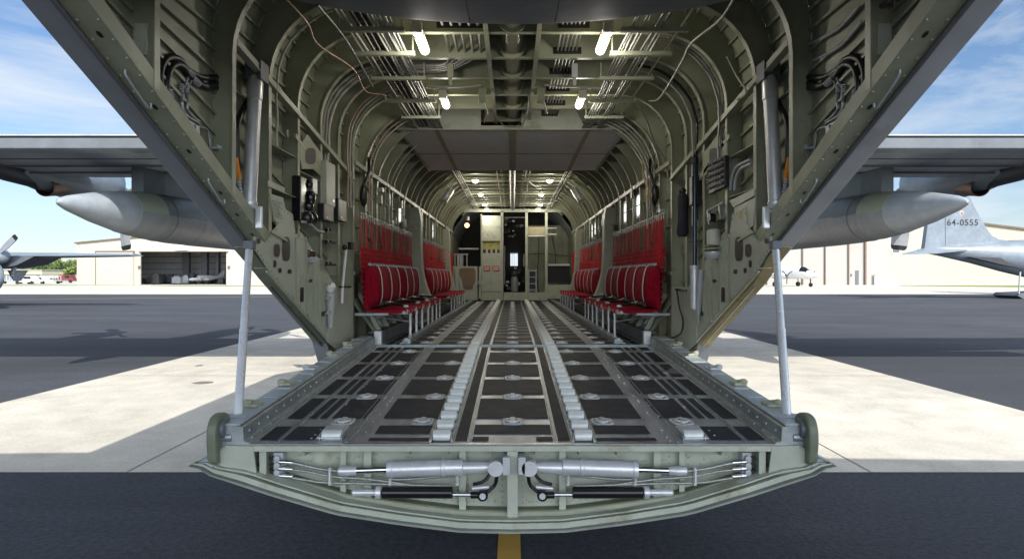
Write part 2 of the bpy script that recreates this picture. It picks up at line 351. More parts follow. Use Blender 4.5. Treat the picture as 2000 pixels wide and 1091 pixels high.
# --- frames
def frame(D, xh=1.84, zt=2.08, web=True, cap=.055, mat=GREEN, xo=2.1):
    r = rr(D); zb = bot(D) + (.02 if D < 7 else -.1)
    xo = 1.967 if D < 7.6 else 1.927 if D < 8.2 else 1.892
    inn = full(xh, zt, r, zb, nv=5, nc=10, nt=4); outp = full(xo, 2.357, .75 if D < 8 else 1.02, zb - (.0 if D < 7 else .1), nv=5, nc=10, nt=4)
    m = MB()
    a = [Vector((x, D, z)) for x, z in inn]; b = [Vector((x, D, z)) for x, z in outp]
    # the web is broken over the ceiling bays: full depth kept, thin plate
    m.loft([[p + Vector((0, -.003, 0)) for p in a], [p + Vector((0, -.003, 0)) for p in b]], closed=False, smooth=False)
    m.loft([[p + Vector((0, .003, 0)) for p in b], [p + Vector((0, .003, 0)) for p in a]], closed=False, smooth=False)
    m.mi = 1
    ins = [Vector((x, D, z)) for x, z in full(xh - .008, zt - .008, r, zb, nv=5, nc=10, nt=4)]
    h = Vector((0, cap / 2, 0))
    m.loft([[p - h for p in ins], [p + h for p in ins]], closed=False, smooth=True)
    m.loft([[p - h for p in a], [p + h for p in a]], closed=False, smooth=True)
    m.loft([[p - h for p in ins], [p - h for p in a]], closed=False, smooth=False)
    # clips and rivets on the cap
    return m.build('frame', [mat, GREEN3], AC)
for D in (3.26, 4.16, 4.78, 5.42, 6.06, 6.67, 7.29, 7.9):
    frame(D) if D > 3.5 else frame(D, cap=.05)
for i in range(20): frame(8.55 + .537 * i, cap=.035 if i % 4 else .06)

# raised flared main frames by the seats (pale, wide faces)
for D, w in ((11.55, .26), (16.75, .2)):
    for s in (-1, 1):
        m = MB(); pts = [(1.46, FL + .34), (1.56, -.22), (1.635, .1), (1.66, .6), (1.66, 1.0), (1.70, 1.22)]
        sp = spline([(x, D, z) for x, z in pts], 4)
        m.loft([[Vector((s * p.x, D - w / 2, p.z)) for p in sp], [Vector((s * p.x, D + w / 2, p.z)) for p in sp]], closed=False)
        m.loft([[Vector((s * 2.05, D - w / 2, p.z)) for p in sp], [Vector((s * p.x, D - w / 2, p.z)) for p in sp]], closed=False, smooth=False)
        m.build('main_frame', GREEN2, AC)

# --- ceiling: transverse beams continue the frames; longitudinal beams and duct
for s in (-1, 1):
    m = MB(); m.box(s * .225 - .02, s * .225 + .02, 4.3, 8.6, 2.06, 2.075); m.box(s * .225 - .003, s * .225 + .003, 4.3, 8.6, 2.075, 2.4); m.build('ceiling_beam', GREEN3, AC)
    m = MB(); m.box(s * .225 - .02, s * .225 + .02, 11.8, 19.3, 2.06, 2.075); m.build('ceiling_beam', GREEN3, AC)
for D in (4.95, 5.62, 7.05): # short intermediate flat stiffeners
    pass
du = MB(); du.tube([(0, 4.2, 2.20), (0, 8.9, 2.20)], .098, 20); du.build('air_duct', M('duct_green', (.20, .205, .135), .35), AC)
for D in (4.78, 5.42, 6.06, 6.67, 7.29, 7.9):
    m = MB(); m.rev((0, D - .035, 2.20), (0, 1, 0), [(0, .101), (0, .135), (.012, .14), (.024, .11), (.03, .10)], 20); m.build('duct_collar', GREEN3, AC)
du = MB(); du.tube([(0, 11.9, 2.04), (0, 19.2, 2.04)], .07, 12); du.build('air_duct', M('duct_silver', (.3, .3, .28), .4, .5), AC)
for D in [12 + .537 * i for i in range(13)]:
    for z in (2.02,):
        m = MB(); m.bar((-1.25, D, z), (1.25, D, z), .03, .03); m.build('ceiling_rod', GREEN3, AC)

# --- soffit panel under the wing centre section, slope added to catch aft sky light
so = MB(); SA, SB = 8.42, 10.6
def szz(D): return 1.95 + (1.754 - 1.95) * (D - SA) / (SB - SA)
def shw(D): return 1.50 + (1.375 - 1.50) * (D - SA) / (SB - SA)
so.prism([(-shw(SA), SA, szz(SA)), (shw(SA), SA, szz(SA)), (shw(SB), SB, szz(SB)), (-shw(SB), SB, szz(SB))], (0, 0, .04)); so.mi = 1
for x, w in ((-1.02, .03), (0, .05), (1.02, .03)): so.prism([(x - w, SA + .02, szz(SA + .02) - .003), (x + w, SA + .02, szz(SA + .02) - .003), (x * .92 + w, SB - .01, szz(SB - .01) - .003), (x * .92 - w, SB - .01, szz(SB - .01) - .003)], (0, 0, -.003))
so.mi = 3
so.prism([(-1.44, 9.6, szz(9.6) - .002), (1.44, 9.6, szz(9.6) - .002), (1.44, 9.616, szz(9.616) - .002), (-1.44, 9.616, szz(9.616) - .002)], (0, 0, -.002))
so.mi = 2
so.prism([(-1.56, 8.40, 1.93), (1.56, 8.40, 1.93), (1.56, 8.40, 1.99), (.95, 8.40, 1.99), (.80, 8.40, 2.27), (.60, 8.40, 2.27), (.60, 8.40, 2.11), (.38, 8.40, 2.11), (.38, 8.40, 2.2), (.12, 8.40, 2.2), (.12, 8.40, 1.985), (-.42, 8.40, 1.985), (-.42, 8.40, 2.27), (-.9, 8.40, 2.27), (-1.0, 8.40, 2.02), (-1.56, 8.40, 1.99)], (0, .02, 0))
so.build('soffit_panel', [M('soffit_grey', (.72, .79, .77), .42, 0, var=.06, dirt=(.62, .64, .58), ds=1.5), M('soffit_strip', (.40, .39, .29), .45), GREEN2, BLACK], AC)
for s in (-1, 1):   # angled edge trims of the soffit
    MB().bar((s * 1.52, SA, szz(SA) + .005), (s * 1.395, SB, szz(SB) + .005), .03, .05).build('soffit_edge', GREEN3, AC)
m = MB(); m.box(-1.9, 1.9, 8.9, 8.93, 2.0, 2.41); m.build('closing_bulkhead', BLACK, AC)
m = MB(); m.box(-1.84, 1.84, 10.9, 10.92, 2.09, 2.36); m.build('closing_bulkhead', GREEN, AC)

# --- longerons
for s in (-1, 1):
    m = MB(); a = WP(CX + s * 541, 82, 1.84); b = WP(CX + s * 311, 348, 1.84); m.bar(a, b, .03, .055); m.bar(a + Vector((0, 0, -.03)), b + Vector((0, 0, -.03)), .055, .006); m.build('longeron', GREEN3, AC)
    m = MB(); m.bar((s * 1.82, 7.3, 1.30), (s * 1.82, 19.3, 1.30), .03, .05); m.build('longeron', GREEN3, AC)
    m = MB(); m.bar(WP(CX + s * 425, 265), WP(CX + s * 366, 350), .02, .04); m.build('longeron', GREEN3, AC)
    m = MB(); m.bar((s * 1.82, 7.25, .02), (s * 1.82, 19.3, .02), .02, .04); m.build('longeron', GREEN, AC)

# --- sill beam of the opening
for s in (-1, 1):
    def q(D, x, dz=0): return Vector((s * x, D, zs(D) + dz))
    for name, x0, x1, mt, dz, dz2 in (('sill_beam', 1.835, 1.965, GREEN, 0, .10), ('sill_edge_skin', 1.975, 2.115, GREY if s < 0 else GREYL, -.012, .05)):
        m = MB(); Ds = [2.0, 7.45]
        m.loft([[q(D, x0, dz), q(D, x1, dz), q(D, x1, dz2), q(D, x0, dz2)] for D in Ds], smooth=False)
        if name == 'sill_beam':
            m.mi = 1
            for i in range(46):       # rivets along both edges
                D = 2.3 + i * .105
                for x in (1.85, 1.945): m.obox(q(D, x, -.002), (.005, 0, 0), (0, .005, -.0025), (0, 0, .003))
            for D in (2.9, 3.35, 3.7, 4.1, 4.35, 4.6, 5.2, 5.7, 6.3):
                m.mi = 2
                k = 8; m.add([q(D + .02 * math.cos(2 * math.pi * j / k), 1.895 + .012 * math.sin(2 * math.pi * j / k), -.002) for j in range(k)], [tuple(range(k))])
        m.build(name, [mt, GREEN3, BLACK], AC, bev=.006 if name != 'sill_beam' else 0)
    m = MB(); m.tube([q(D, 1.97, -.016) for D in (2.1, 4, 5.5, 7.1)], .012, 8); m.build('sill_seal', M('seal_grey', (.12, .12, .13), .6), AC)
    m = MB()
    for D in (3.1, 3.95):
        m = MB(); a = q(D, 1.90, -.004); b = q(D + .22, 1.90, -.004); m.tube(spline([a, a + Vector((0, .02, -.035)), b + Vector((0, -.02, -.03)), b], 4), .006, 6); m.build('grab_handle', GREYL, AC)
    # lower loose skin lip; on the right its sunlit tan is put into the colour
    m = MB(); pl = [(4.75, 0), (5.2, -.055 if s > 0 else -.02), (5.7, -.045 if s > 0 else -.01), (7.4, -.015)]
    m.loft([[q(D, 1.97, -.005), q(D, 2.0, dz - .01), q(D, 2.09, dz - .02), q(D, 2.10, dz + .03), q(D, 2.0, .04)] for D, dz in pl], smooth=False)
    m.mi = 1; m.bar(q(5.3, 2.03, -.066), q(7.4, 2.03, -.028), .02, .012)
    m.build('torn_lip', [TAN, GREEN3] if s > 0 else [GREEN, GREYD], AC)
    m = MB(); m.prism([q(4.7, 1.838, .02), q(7.3, 1.838, .02), q(7.3, 1.838, .55), q(5.5, 1.838, .50), q(4.9, 1.838, .12)], (s * .006, 0, 0)); m.build('sill_web', GREEN2, AC)

# ================================================================ side wall plates and fittings (same on both sides)
PX = [1.832]
def plate(name, pts, mat, x=None, t=.006, s=-1, parent=AC, holes=(), bev=0, rim=0):
    # pts in photograph pixels of the left wall; s mirrors it
    PX[0] = 1.822 + (PX[0] - 1.822 + .0025) % .011; x = x or PX[0]; m = MB(); q = []
    for px, py in pts:
        p = WP(px, py, x); q.append(Vector((s * abs(p.x), p.y, p.z)))
    m.prism(q, (s * t, 0, 0))
    m.mi = 1
    for hx, hy, rx, ry in holes:
        h = []
        for j in range(14):
            a = 2 * math.pi * j / 14; c = math.copysign(abs(math.cos(a)) ** .6, math.cos(a)); d = math.copysign(abs(math.sin(a)) ** .6, math.sin(a))
            p = WP(hx + rx * c, hy + ry * d, x - .003); h.append(Vector((s * abs(p.x), p.y, p.z)))
        m.add(h, [tuple(range(14))])
    m.mi = 2
    if rim:
        for i in range(len(q)):
            a, b = q[i], q[(i + 1) % len(q)]; L_ = (b - a).length
            for j in range(int(L_ / .06)):
                c = a.lerp(b, (j + .5) / max(1, int(L_ / .06))); cc = sum(q, Vector()) / len(q); c = c + (cc - c).normalized() * .02
                m.obox(c + Vector((-s * .002, 0, 0)), (.003, 0, 0), (0, .006, 0), (0, 0, .006))
    return m.build(name, [mat, BLACK, GREEN3], parent, bev=bev)
for s in (-1, 1):
    plate('gusset_plate', [(492, 478), (497, 462), (520, 474), (541, 440), (547, 402), (572, 418), (578, 462), (598, 470), (598, 612), (546, 560)], GREEN2, s=s, holes=((541, 489, 6, 13), (559, 486, 8, 24), (537, 515, 3, 7), (547, 528, 3, 5), (505, 470, 4, 6)), rim=1)
    plate('stiffened_panel', [(600, 470), (612, 520), (640, 535), (640, 668), (600, 612)], GREEN2, s=s, rim=1)
    for px in (610, 619, 628):
        m = MB(); a = WP(px, 540 + (px - 600) * .3, 1.825); b = WP(px, 600 + (px - 600), 1.825); m.bar((s * abs(a.x), a.y, a.z), (s * abs(b.x), b.y, b.z), .016, .016); m.build('panel_stiffener', GREEN3, AC)
    plate('lower_web', [(641, 560), (690, 560), (690, 668), (675, 690), (655, 680), (641, 668)], GREEN2, s=s)
    plate('upper_gusset', [(583, 290), (600, 262), (628, 300), (628, 345), (612, 330), (590, 330)], GREEN, s=s, holes=((607, 305, 10, 16),))
# shelves (horizontal stiffeners) in the frame bays
for s in (-1, 1):
    for x0, D0, D1, zz in ((1.845, 4.80, 5.40, (1.0, .66, .33, .05)), (1.845, 5.44, 6.04, (.9, .5, .2)), (1.85, 6.08, 6.65, (.75, .35, 0, -.3))):
        for z in zz:
            if z < zs(D1) + .12: continue
            MB().box(min(s * x0, s * 1.965), max(s * x0, s * 1.965), D0, D1, z, z + .006).build('bay_shelf', GREEN, AC)
    # riveted access cover on the aft web
    m = MB(); c = P(CX - 727, 73, 3.34); cx = s * abs(c.x) * 1.0
    c = Vector((s * 1.91, 3.25, 1.21))
    m.box(c.x - .035, c.x + .035, c.y - .008, c.y, c.z - .08, c.z + .08)
    for i in range(9):
        for xx in (-.028, .028): m.box(c.x + xx - .003, c.x + xx + .003, c.y - .012, c.y - .008, c.z - .07 + i * .0175 - .003, c.z - .07 + i * .0175 + .003)
    m.build('access_cover', GREEN2, AC)
    # vertical struts of the last bays
    a = WP(305, 0, 1.90); b = WP(305, 172, 1.90)
    pass

# --- the two hinge drums under the lower corners
for s in (-1, 1):
    m = MB(); m.rev((s * 1.9, 7.15, -1.02), (s, 0, 0), [(0, .11), (.02, .14), (.12, .14), (.14, .11)], 20); m.build('bumper_roller', GREYD, AC)
    m = MB(); m.box(min(s * 1.6, s * 1.72), max(s * 1.6, s * 1.72), 6.95, 7.15, FL - .06, FL + .10); m.tube([(s * 1.60, 7.05, FL + .02), (s * 1.80, 7.05, FL + .02)], .05, 12); m.build('hinge_fitting', STEEL, AC, bev=.01)

# ================================================================ CARGO FLOOR AND RAMP
RE = 3.6                                     # aft end of the ramp
def zr(D): return -.966 + (FL + .966) * (D - RE) / (Y0 - RE)
LANES_C = [(-.235, .235)]
def deck_panels(m, rows, z, front=False):
    for a, b in rows:
        def pq(x0, x1):
            x0, x1 = sorted((x0, x1)); m.add([(x0, a, z(a) + .004), (x1, a, z(a) + .004), (x1, b, z(b) + .004), (x0, b, z(b) + .004)], [(0, 1, 2, 3)])
        pq(-.235, .235)
        for s in (-1, 1):
            pq(s * .49, s * .845); pq(s * .965, s * 1.185); pq(s * 1.215, s * 1.262); pq(s * 1.285, s * 1.332); pq(s * 1.375, s * 1.475)
# cargo floor
m = MB(); m.box(-1.60, 1.60, Y0 + .03, Y1 + .2, FL - .05, FL); m.mi = 1
rows = []; y = Y0 + .10
while y < Y1 - .2: rows.append((y, y + .20)); rows.append((y + .235, y + .43)); y += .51
deck_panels(m, rows, lambda D: FL)
for s in (-1, 1): m.box(s * .30 - .04, s * .30 + .04, Y0 + .05, Y1, FL + .001, FL + .004)
m.mi = 2
for s in (-1, 1):
    m.box(s * .252 - .008, s * .252 + .008, Y0 + .05, Y1, FL, FL + .012); m.box(s * .352 - .008, s * .352 + .008, Y0 + .05, Y1, FL, FL + .014)
    m.box(s * .472 - .008, s * .472 + .008, Y0 + .05, Y1, FL, FL + .014); m.box(s * .955 - .006, s * .955 + .006, Y0 + .05, Y1, FL, FL + .007)
floor = m.build('cargo_floor', [ALU2, NONSKID, STEEL], AC)
m = MB()                                     # hinge gap strip
m.box(-1.5, 1.5, Y0 - .035, Y0 + .028, FL - .03, FL + .006); m.tube([(-1.5, Y0 - .004, FL + .012), (1.5, Y0 - .004, FL + .012)], .012, 8); m.build('hinge_strip', STEEL, AC)
for s in (-1, 1):
    x0, x1 = sorted((s * 1.50, s * 1.53)); m = MB(); m.box(x0, x1, Y0 + .1, Y1, FL + .0, FL + .14); x2, x3 = sorted((s * 1.5, s * 1.62)); m.box(x2, x3, Y0 + .1, Y1, FL + .14, FL + .15)
    x2, x3 = sorted((s * 1.44, s * 1.50)); m.box(x2, x3, Y0 + .1, Y1, FL, FL + .02)
    m.build('side_rail', M('blue_grey_steel', (.13, .165, .19), .38, .5, var=.3, vs=5), floor)
    m = MB(); m.box(min(s * 1.47, s * 1.555), max(s * 1.47, s * 1.555), Y0 + .07, Y0 + .15, FL + .004, FL + .165); m.build('rail_end_block', SILV, floor, bev=.01)
    m = MB(); m.box(min(s * 1.17, s * 1.20), max(s * 1.17, s * 1.20), Y0 + .25, Y1, FL + .002, FL + .055); m.box(min(s * 1.20, s * 1.30), max(s * 1.20, s * 1.30), Y0 + .25, Y1, FL + .002, FL + .016)
    for i in range(46):
        y = Y0 + .3 + i * .255; xx = s * 1.225; m.box(xx - .022, xx + .022, y, y + .09, FL + .016, FL + .062); m.box(xx - .01 + s * .04, xx + .01 + s * .04, y + .02, y + .13, FL + .016, FL + .04)
    m.build('restraint_rail', STEEL, floor)
    m = MB(); x0, x1 = sorted((s * .356, s * .468)); m.add([(x0, Y0 + .05, FL + .005), (x1, Y0 + .05, FL + .005), (x1, Y1, FL + .005), (x0, Y1, FL + .005)], [(0, 1, 2, 3)]); m.build('roller_tray', BLACK, floor)
    # sloping lower wall under the seats, with ribs, pipes and stowed bits
    m = MB(); m.add([(s * 1.60, Y0 + .27, FL + .13), (s * 1.60, Y1, FL + .13), (s * 1.86, Y1, -.28), (s * 1.86, Y0 + .27, -.28)], [(0, 1, 2, 3)]); 
    m.build('lower_wall', GREEN2, AC)
    for i in range(24):
        y = Y0 + .45 + i * .5
        m = MB(); m.bar((s * 1.57, y, FL + .14), (s * 1.80, y, -.22), .045, .05); m.build('lower_rib', GREEN3, AC)
    rnd = random.Random(3)
    for i in range(16):
        y = Y0 + .55 + i * .7 + rnd.random() * .2; m = MB(); a = Vector((s * 1.60, y, FL + .2)); b = Vector((s * 1.76, y + rnd.uniform(-.1, .15), -.36)); m.tube([a, b], .02 + .012 * rnd.random(), 8)
        m.build('stowed_tie', [GREYL, TAN, GREYL, STEEL][i % 4], AC)

# ramp ---------------------------------------------------------
prof_px = [(385, 908), (413, 926), (535, 966), (658, 1002), (779, 1021), (900, 1036), (1001, 1038)]
prof = [P(px, py, RE - .05) for px, py in prof_px]; prof = [(p.x, p.z) for p in prof]
prof = prof + [(-x, z) for x, z in prof[-2::-1]]
def pz(x):
    x = max(prof[0][0] + 1e-4, min(prof[-1][0] - 1e-4, x))
    for (a, za), (b, zb) in zip(prof, prof[1:]):
        if a <= x <= b: return za + (zb - za) * (x - a) / (b - a)
m = MB(); m.mi = 0
v = [(-1.56, RE + .02, zr(RE + .02)), (1.56, RE + .02, zr(RE + .02)), (1.56, Y0 - .04, zr(Y0 - .04)), (-1.56, Y0 - .04, zr(Y0 - .04))]
m.prism(v, (0, 0, -.035)); m.mi = 1
ring_rows = [4.05, 4.70, 5.35, 6.0, 6.65]
rows = [(4.13, 4.66), (4.78, 5.31), (5.43, 5.96), (6.08, 6.61), (6.73, 6.93)]
deck_panels(m, rows, zr)
def dq(x0, x1, a, b):
    x0, x1 = sorted((x0, x1)); m.add([(x0, a, zr(a) + .004), (x1, a, zr(a) + .004), (x1, b, zr(b) + .004), (x0, b, zr(b) + .004)], [(0, 1, 2, 3)])
dq(-.235, .235, 3.80, 3.99); 
for s in (-1, 1):
    dq(s * .14, s * .235, 3.665, 3.74); dq(s * .50, s * .83, 3.80, 3.97); dq(s * .49, s * .84, 3.665, 3.72); dq(s * 1.16, s * 1.34, 3.68, 3.95); dq(s * 1.375, s * 1.475, 3.68, 3.95)
    dq(s * .265, s * .335, 3.67, 6.93)
m.mi = 2
for s in (-1, 1):
    for x, w, h in ((.25, .008, .010), (.35, .007, .014), (.473, .007, .014), (.955, .006, .006), (.985, .003, .005), (1.352, .004, .006), (1.365, .003, .005)):
        a, b = RE + .04, Y0 - .06; x0, x1 = s * x - w, s * x + w
        m.add([(x0, a, zr(a)), (x1, a, zr(a)), (x1, b, zr(b)), (x0, b, zr(b)), (x0, a, zr(a) + h), (x1, a, zr(a) + h), (x1, b, zr(b) + h), (x0, b, zr(b) + h)], [(4, 5, 6, 7), (0, 1, 5, 4), (1, 2, 6, 5), (3, 0, 4, 7)])
m.mi = 0
rnd = random.Random(5)
for i in range(150):                        # countersunk screws along the lanes
    x = rnd.choice((.25, .9, .955, 1.352, 1.19)) * rnd.choice((-1, 1)); D = RE + .06 + rnd.random() * 3.2
    m.obox((x + .012, D, zr(D) + .005), (.005, 0, 0), (0, .005, 0), (0, 0, .002))
ramp = m.build('ramp', [ALU2, NONSKID, STEEL], AC)
# outer shell of the ramp
m = MB(); secs = []
for D, k in ((RE - .05, 1.0), (4.6, .90), (5.8, .62), (6.96, .32)):
    top = zr(D) - .04
    secs.append([Vector((x * (1 if D < 4 else .98), D, top + (z - zr(RE)) * k if D > 4 else z)) for x, z in prof])
m.loft(secs, closed=False, smooth=True)
m.build('ramp_shell', GREY, ramp)
# end bulkhead
WD = 3.71
m = MB(); top = zr(RE) - .03
inner = [P(px, py, WD - .14) for px, py in [(455, 878), (405, 903), (417, 915), (461, 932), (619, 976), (760, 997), (900, 1012), (1001, 1018)]]
inner = [Vector((p.x, WD, p.z)) for p in inner]; inner = inner + [Vector((-p.x, p.y, p.z)) for p in inner[-2::-1]]
m.prism(inner, (0, .006, 0)); m.mi = 1
rnd = random.Random(9)
def rivrow(a, b, sp=.035, r=.0055):
    a, b = Vector(a), Vector(b); k = int((b - a).length / sp)
    for i in range(k):
        c = a.lerp(b, (i + .5) / k); m.add([c + Vector((r * math.cos(t * math.pi / 3), -.0025, r * math.sin(t * math.pi / 3))) for t in range(6)] + [c + Vector((0, -.004, 0))], [(t, (t + 1) % 6, 6) for t in range(6)])
for s in (-1, 1):
    for x in (.06, .26, .32, .62, .92, 1.03, 1.36, 1.46): rivrow((s * x, WD, top - .02), (s * x, WD, pz(x) + .09), .032)
    for k in range(5):
        rivrow((s * .05, WD, top - .03 - .0 * k), (s * 1.5, WD, top - .03), .04) if k == 0 else None
    rivrow((s * .04, WD, -1.36), (s * .5, WD, -1.345), .04); rivrow((s * .04, WD, -1.33), (s * .5, WD, -1.315), .04)
    for i in range(60):
        x = s * rnd.uniform(.05, 1.4); z = rnd.uniform(top - .05, pz(abs(x)) + .11); rivrow((x, WD, z), (x + .04, WD, z), .02)
bulk = m.build('end_bulkhead', [GREEN2, GREEN], ramp)
# top flange of the end
m = MB(); m.box(-1.6, 1.6, RE - .02, RE + .05, zr(RE) - .034, zr(RE) - .002); m.box(-1.6, 1.6, RE + .02, WD, zr(RE) - .045, zr(RE) - .036); m.build('end_flange', GREEN2, ramp, bev=.004)
m = MB(); m.box(-1.57, 1.57, RE - .005, RE + .02, zr(RE) + .0, zr(RE) + .006); m.build('edge_strip', ALU, ramp)
# layered lower lip following the curved edge
def lip(name, mat, dz0, dz1, y0, y1, kx=1.0):
    m = MB(); secs = []
    fine = [( -1.81 + 3.62 * i / 60) for i in range(61)]
    for x in fine:
        z = pz(max(-1.80, min(1.80, x * .9999))); xx = x * kx
        e = 1 - max(0, abs(x) - 1.55) / .27 * .8
        secs.append([Vector((xx, y0, z + dz0 * e)), Vector((xx, y1, z + dz0 * e)), Vector((xx, y1, z + dz1 * e)), Vector((xx, y0, z + dz1 * e))])
    m.loft(secs, smooth=False); return m.build(name, mat, ramp)
lip('lower_skin_edge', M('lip_dark_green', (.22, .245, .21), .5, dirt=(.16, .165, .14), ds=3), .0, .012, RE - .075, RE + .1)  # darker green-grey than the lip above it
lip('lower_lip', GREEN2, .013, .045, RE - .045, RE + .1, .995)
lip('lip_groove', GREEN, .045, .056, RE - .015, RE + .1, .985)
lip('lip_flange', GREEN2, .057, .066, RE - .05, WD, .975)
# sloping inner ledge from the lip up to the web
m = MB(); secs = []
for i in range(49):
    x = -1.5 + 3.0 * i / 48; z = pz(x); secs.append([Vector((x, RE + .0, z + .068)), Vector((x, WD - .001, z + .085)), Vector((x, WD - .001, z + .07))])
m.loft(secs); m.build('inner_ledge', GREEN, ramp)
# blue-grey corner wedges and end plates
for s in (-1, 1):
    m = MB(); m.prism([(s * 1.62, RE - .024, zr(RE) + .002), (s * 1.80, RE - .02, pz(1.79) + .02), (s * 1.73, RE - .02, pz(1.70) + .03), (s * 1.45, RE - .02, pz(1.45) + .06), (s * 1.47, RE - .024, zr(RE) - .003)], (0, .012, 0)); m.build('corner_plate', GREEN2, ramp)
    m = MB(); m.prism([(s * 1.795, RE - .03, -1.078), (s * 1.70, RE - .02, -.985), (s * 1.64, RE - .02, -1.0), (s * 1.70, RE - .03, -1.085)], (0, .02, 0)); m.build('corner_fillet', M('blue_grey_edge', (.30, .35, .40), .35), ramp)
    m = MB(); m.add([(s * 1.625, RE - .04, zr(RE) - .008), (s * 1.815, RE - .05, pz(1.8)), (s * 1.70, RE + .9, -1.12), (s * 1.60, RE + .9, -.93)], [(0, 1, 2, 3)]); m.build('corner_skin', M('blue_grey_skin', (.26, .31, .36), .4), ramp)
    # vertical ribs
    for x, d, w in ((1.50, .03, .02), (1.425, .03, .018), (.985, .10, .015), (.84, .09, .02), (.29, .09, .018)):
        zb = pz(x) + .066; m = MB(); m.box(s * x - w / 2, s * x + w / 2, RE + d - .02, WD, zb, top + .0); m.box(s * x - w * 1.1, s * x + w * 1.1, RE + d - .028, RE + d - .02, zb, top - .0)
        m.build('end_rib', GREEN2, bulk, bev=.003)
    for x in (1.2, .6, .13, .38):
        m = MB(); m.prism([(s * x, RE + .01, top), (s * x, WD, top), (s * x, WD, top - .05), (s * x, RE + .05, top - .045)], (.008, 0, 0)); m.build('clip', GREEN2, bulk)
m = MB(); m.box(-.013, .013, RE + .0, WD, -1.40, top); m.box(-.03, .03, RE - .006, RE, -1.40, top)
m.prism([(-.03, RE - .004, top), (.03, RE - .004, top), (.0, RE - .004, top - .12)], (0, .004, 0)); m.build('centre_rib', GREEN2, bulk, bev=.003)
# actuators, hoses in the end face (mirror images)
AD = 3.60
def E(px, py, D=AD, s=-1):
    p = P(px, py, D); return Vector((s * abs(p.x), p.y, p.z)) if s > 0 else p
for s in (-1, 1):
    a = E(955, 911, s=s); b = E(655, 921, s=s); d = (b - a).normalized()
    m = MB(); m.rev(E(905, 911, s=s), d, [(0, .030), (.005, .046), (.10, .047), (.105, .052), (.12, .052), (.125, .0475), (.40, .0475), (.405, .052), (.43, .050), (.435, .03)], 20); cyl = m.build('actuator_cylinder', SILV, bulk)
    m = MB(); m.rev(E(960, 911, s=s), d, [(0, .028), (.06, .034), (.16, .036), (.18, .03)], 16); m.build('cylinder_head', SILV, cyl)
    m = MB(); c = E(968, 912, AD - .02, s); m.rev(c + Vector((0, -.03, 0)), (0, 1, 0), [(0, .022), (0, .044), (.07, .046), (.07, .02)], 18); m.rev(c + Vector((0, -.034, 0)), (0, 1, 0), [(0, .014), (.01, .014)], 10); m.build('trunnion', SILV, cyl, bev=.003)
    m = MB(); c2 = E(986, 905, AD, s); m.box(min(c2.x - .012, c2.x + .03), max(c2.x - .012, c2.x + .03), WD - .16, WD - .004, c2.z - .05, c2.z + .05); m.build('trunnion_bracket', GREYL, bulk, bev=.004)
    m = MB(); m.rev(E(762, 916, s=s), d, [(0, .019), (.21, .019)], 14); m.build('piston_rod', CHROME, bulk)
    m = MB(); m.rev(E(697, 918, s=s), d, [(0, .02), (.01, .026), (.04, .026), (.05, .03), (.10, .026), (.11, .012)], 14); m.build('rod_end', SILV, bulk)
    a2 = E(885, 961, s=s); d2 = (E(735, 961, s=s) - a2).normalized()
    m = MB(); m.rev(a2, d2, [(0, .02), (.004, .033), (.40, .033), (.404, .024)], 18); m.build('damper_cylinder', BLKM, bulk)
    m = MB(); m.rev(E(745, 961, s=s), d2, [(0, .035), (.03, .035), (.035, .018), (.12, .02), (.16, .022), (.17, .01)], 14); m.build('damper_collar', SILV, bulk)
    m = MB(); m.rev(E(935, 965, s=s), d2, [(0, .012), (.16, .012)], 12); m.build('damper_rod', CHROME, bulk)
    m = MB(); c3 = E(943, 966, AD - .01, s); m.rev(c3 + Vector((0, -.02, 0)), (0, 1, 0), [(0, .03), (.045, .03)], 14); m.tube([c3, E(920, 966, AD, s)], .02, 8); m.tube(spline([E(943, 966, AD, s), E(965, 948, AD + .02, s), E(970, 930, AD, s), E(968, 912, AD, s)], 4), .011, 8); m.tube(spline([E(925, 945, AD, s), E(943, 940, AD - .02, s), E(955, 928, AD, s), E(960, 915, AD, s)], 4), .010, 8); m.build('bell_crank', BLKM, bulk)
    m = MB(); m.rev(c3 + Vector((0, -.024, 0)), (0, 1, 0), [(0, .018), (.006, .018)], 12); m.tube([E(922, 953, AD, s), E(955, 950, AD, s)], .012, 8); m.build('crank_pin', SILV, bulk)
    for pts in ([(545, 900), (580, 905), (620, 914), (660, 919), (690, 920)], [(548, 915), (600, 920), (650, 930), (720, 935), (800, 946)], [(548, 928), (600, 937), (640, 942), (730, 944), (860, 948), (880, 947)], [(762, 935), (800, 935), (880, 928), (900, 928)]):
        m = MB(); pp = spline([E(px, py, AD + .03, s) for px, py in pts], 5); m.tube(pp, .0105 if pts[-1][1] == 920 else .008, 8); m.build('hydraulic_hose', M('braided_hose', (.33, .34, .32), .4, .6, var=.3, vs=60), bulk)
    m = MB()
    for py in (901, 914, 928): m.rev(E(545, py, AD + .03, s), E(575, py + 2, AD + .03, s) - E(545, py, AD + .03, s), [(0, .012), (.03, .016), (.034, .013), (.08, .013)], 10)
    m.build('hose_fitting', CHROME, bulk)
    m = MB()
    c = E(543, 912, AD + .05, s)
    m.box(c.x - .028, c.x + .028, c.y, WD - .003, c.z - .075, c.z + .085)
    for k in range(4):
        cc = c + Vector((0, -.003, .055 - .04 * k)); m.rev(cc, (0, -1, 0), [(0, .016), (.02, .018), (.022, .01)], 8); 
        m.mi = 1; m.rev(cc + Vector((s * .03, 0, 0)), (0, -1, 0), [(0, .014), (.012, .014)], 8); m.mi = 0
    m.build('hose_manifold', [GREYL, BLACK], bulk, bev=.003)
    for px in (645, 762, 893):
        m = MB(); c = E(px, 928, AD + .02, s); m.box(c.x - .009, c.x + .009, c.y - .012, c.y + .03, c.z - .055, c.z + .045); m.tube([c + Vector((0, -.015, .03)), c + Vector((0, -.015, -.04))], .006, 6); m.build('hose_clamp', SILV, bulk, bev=.003)
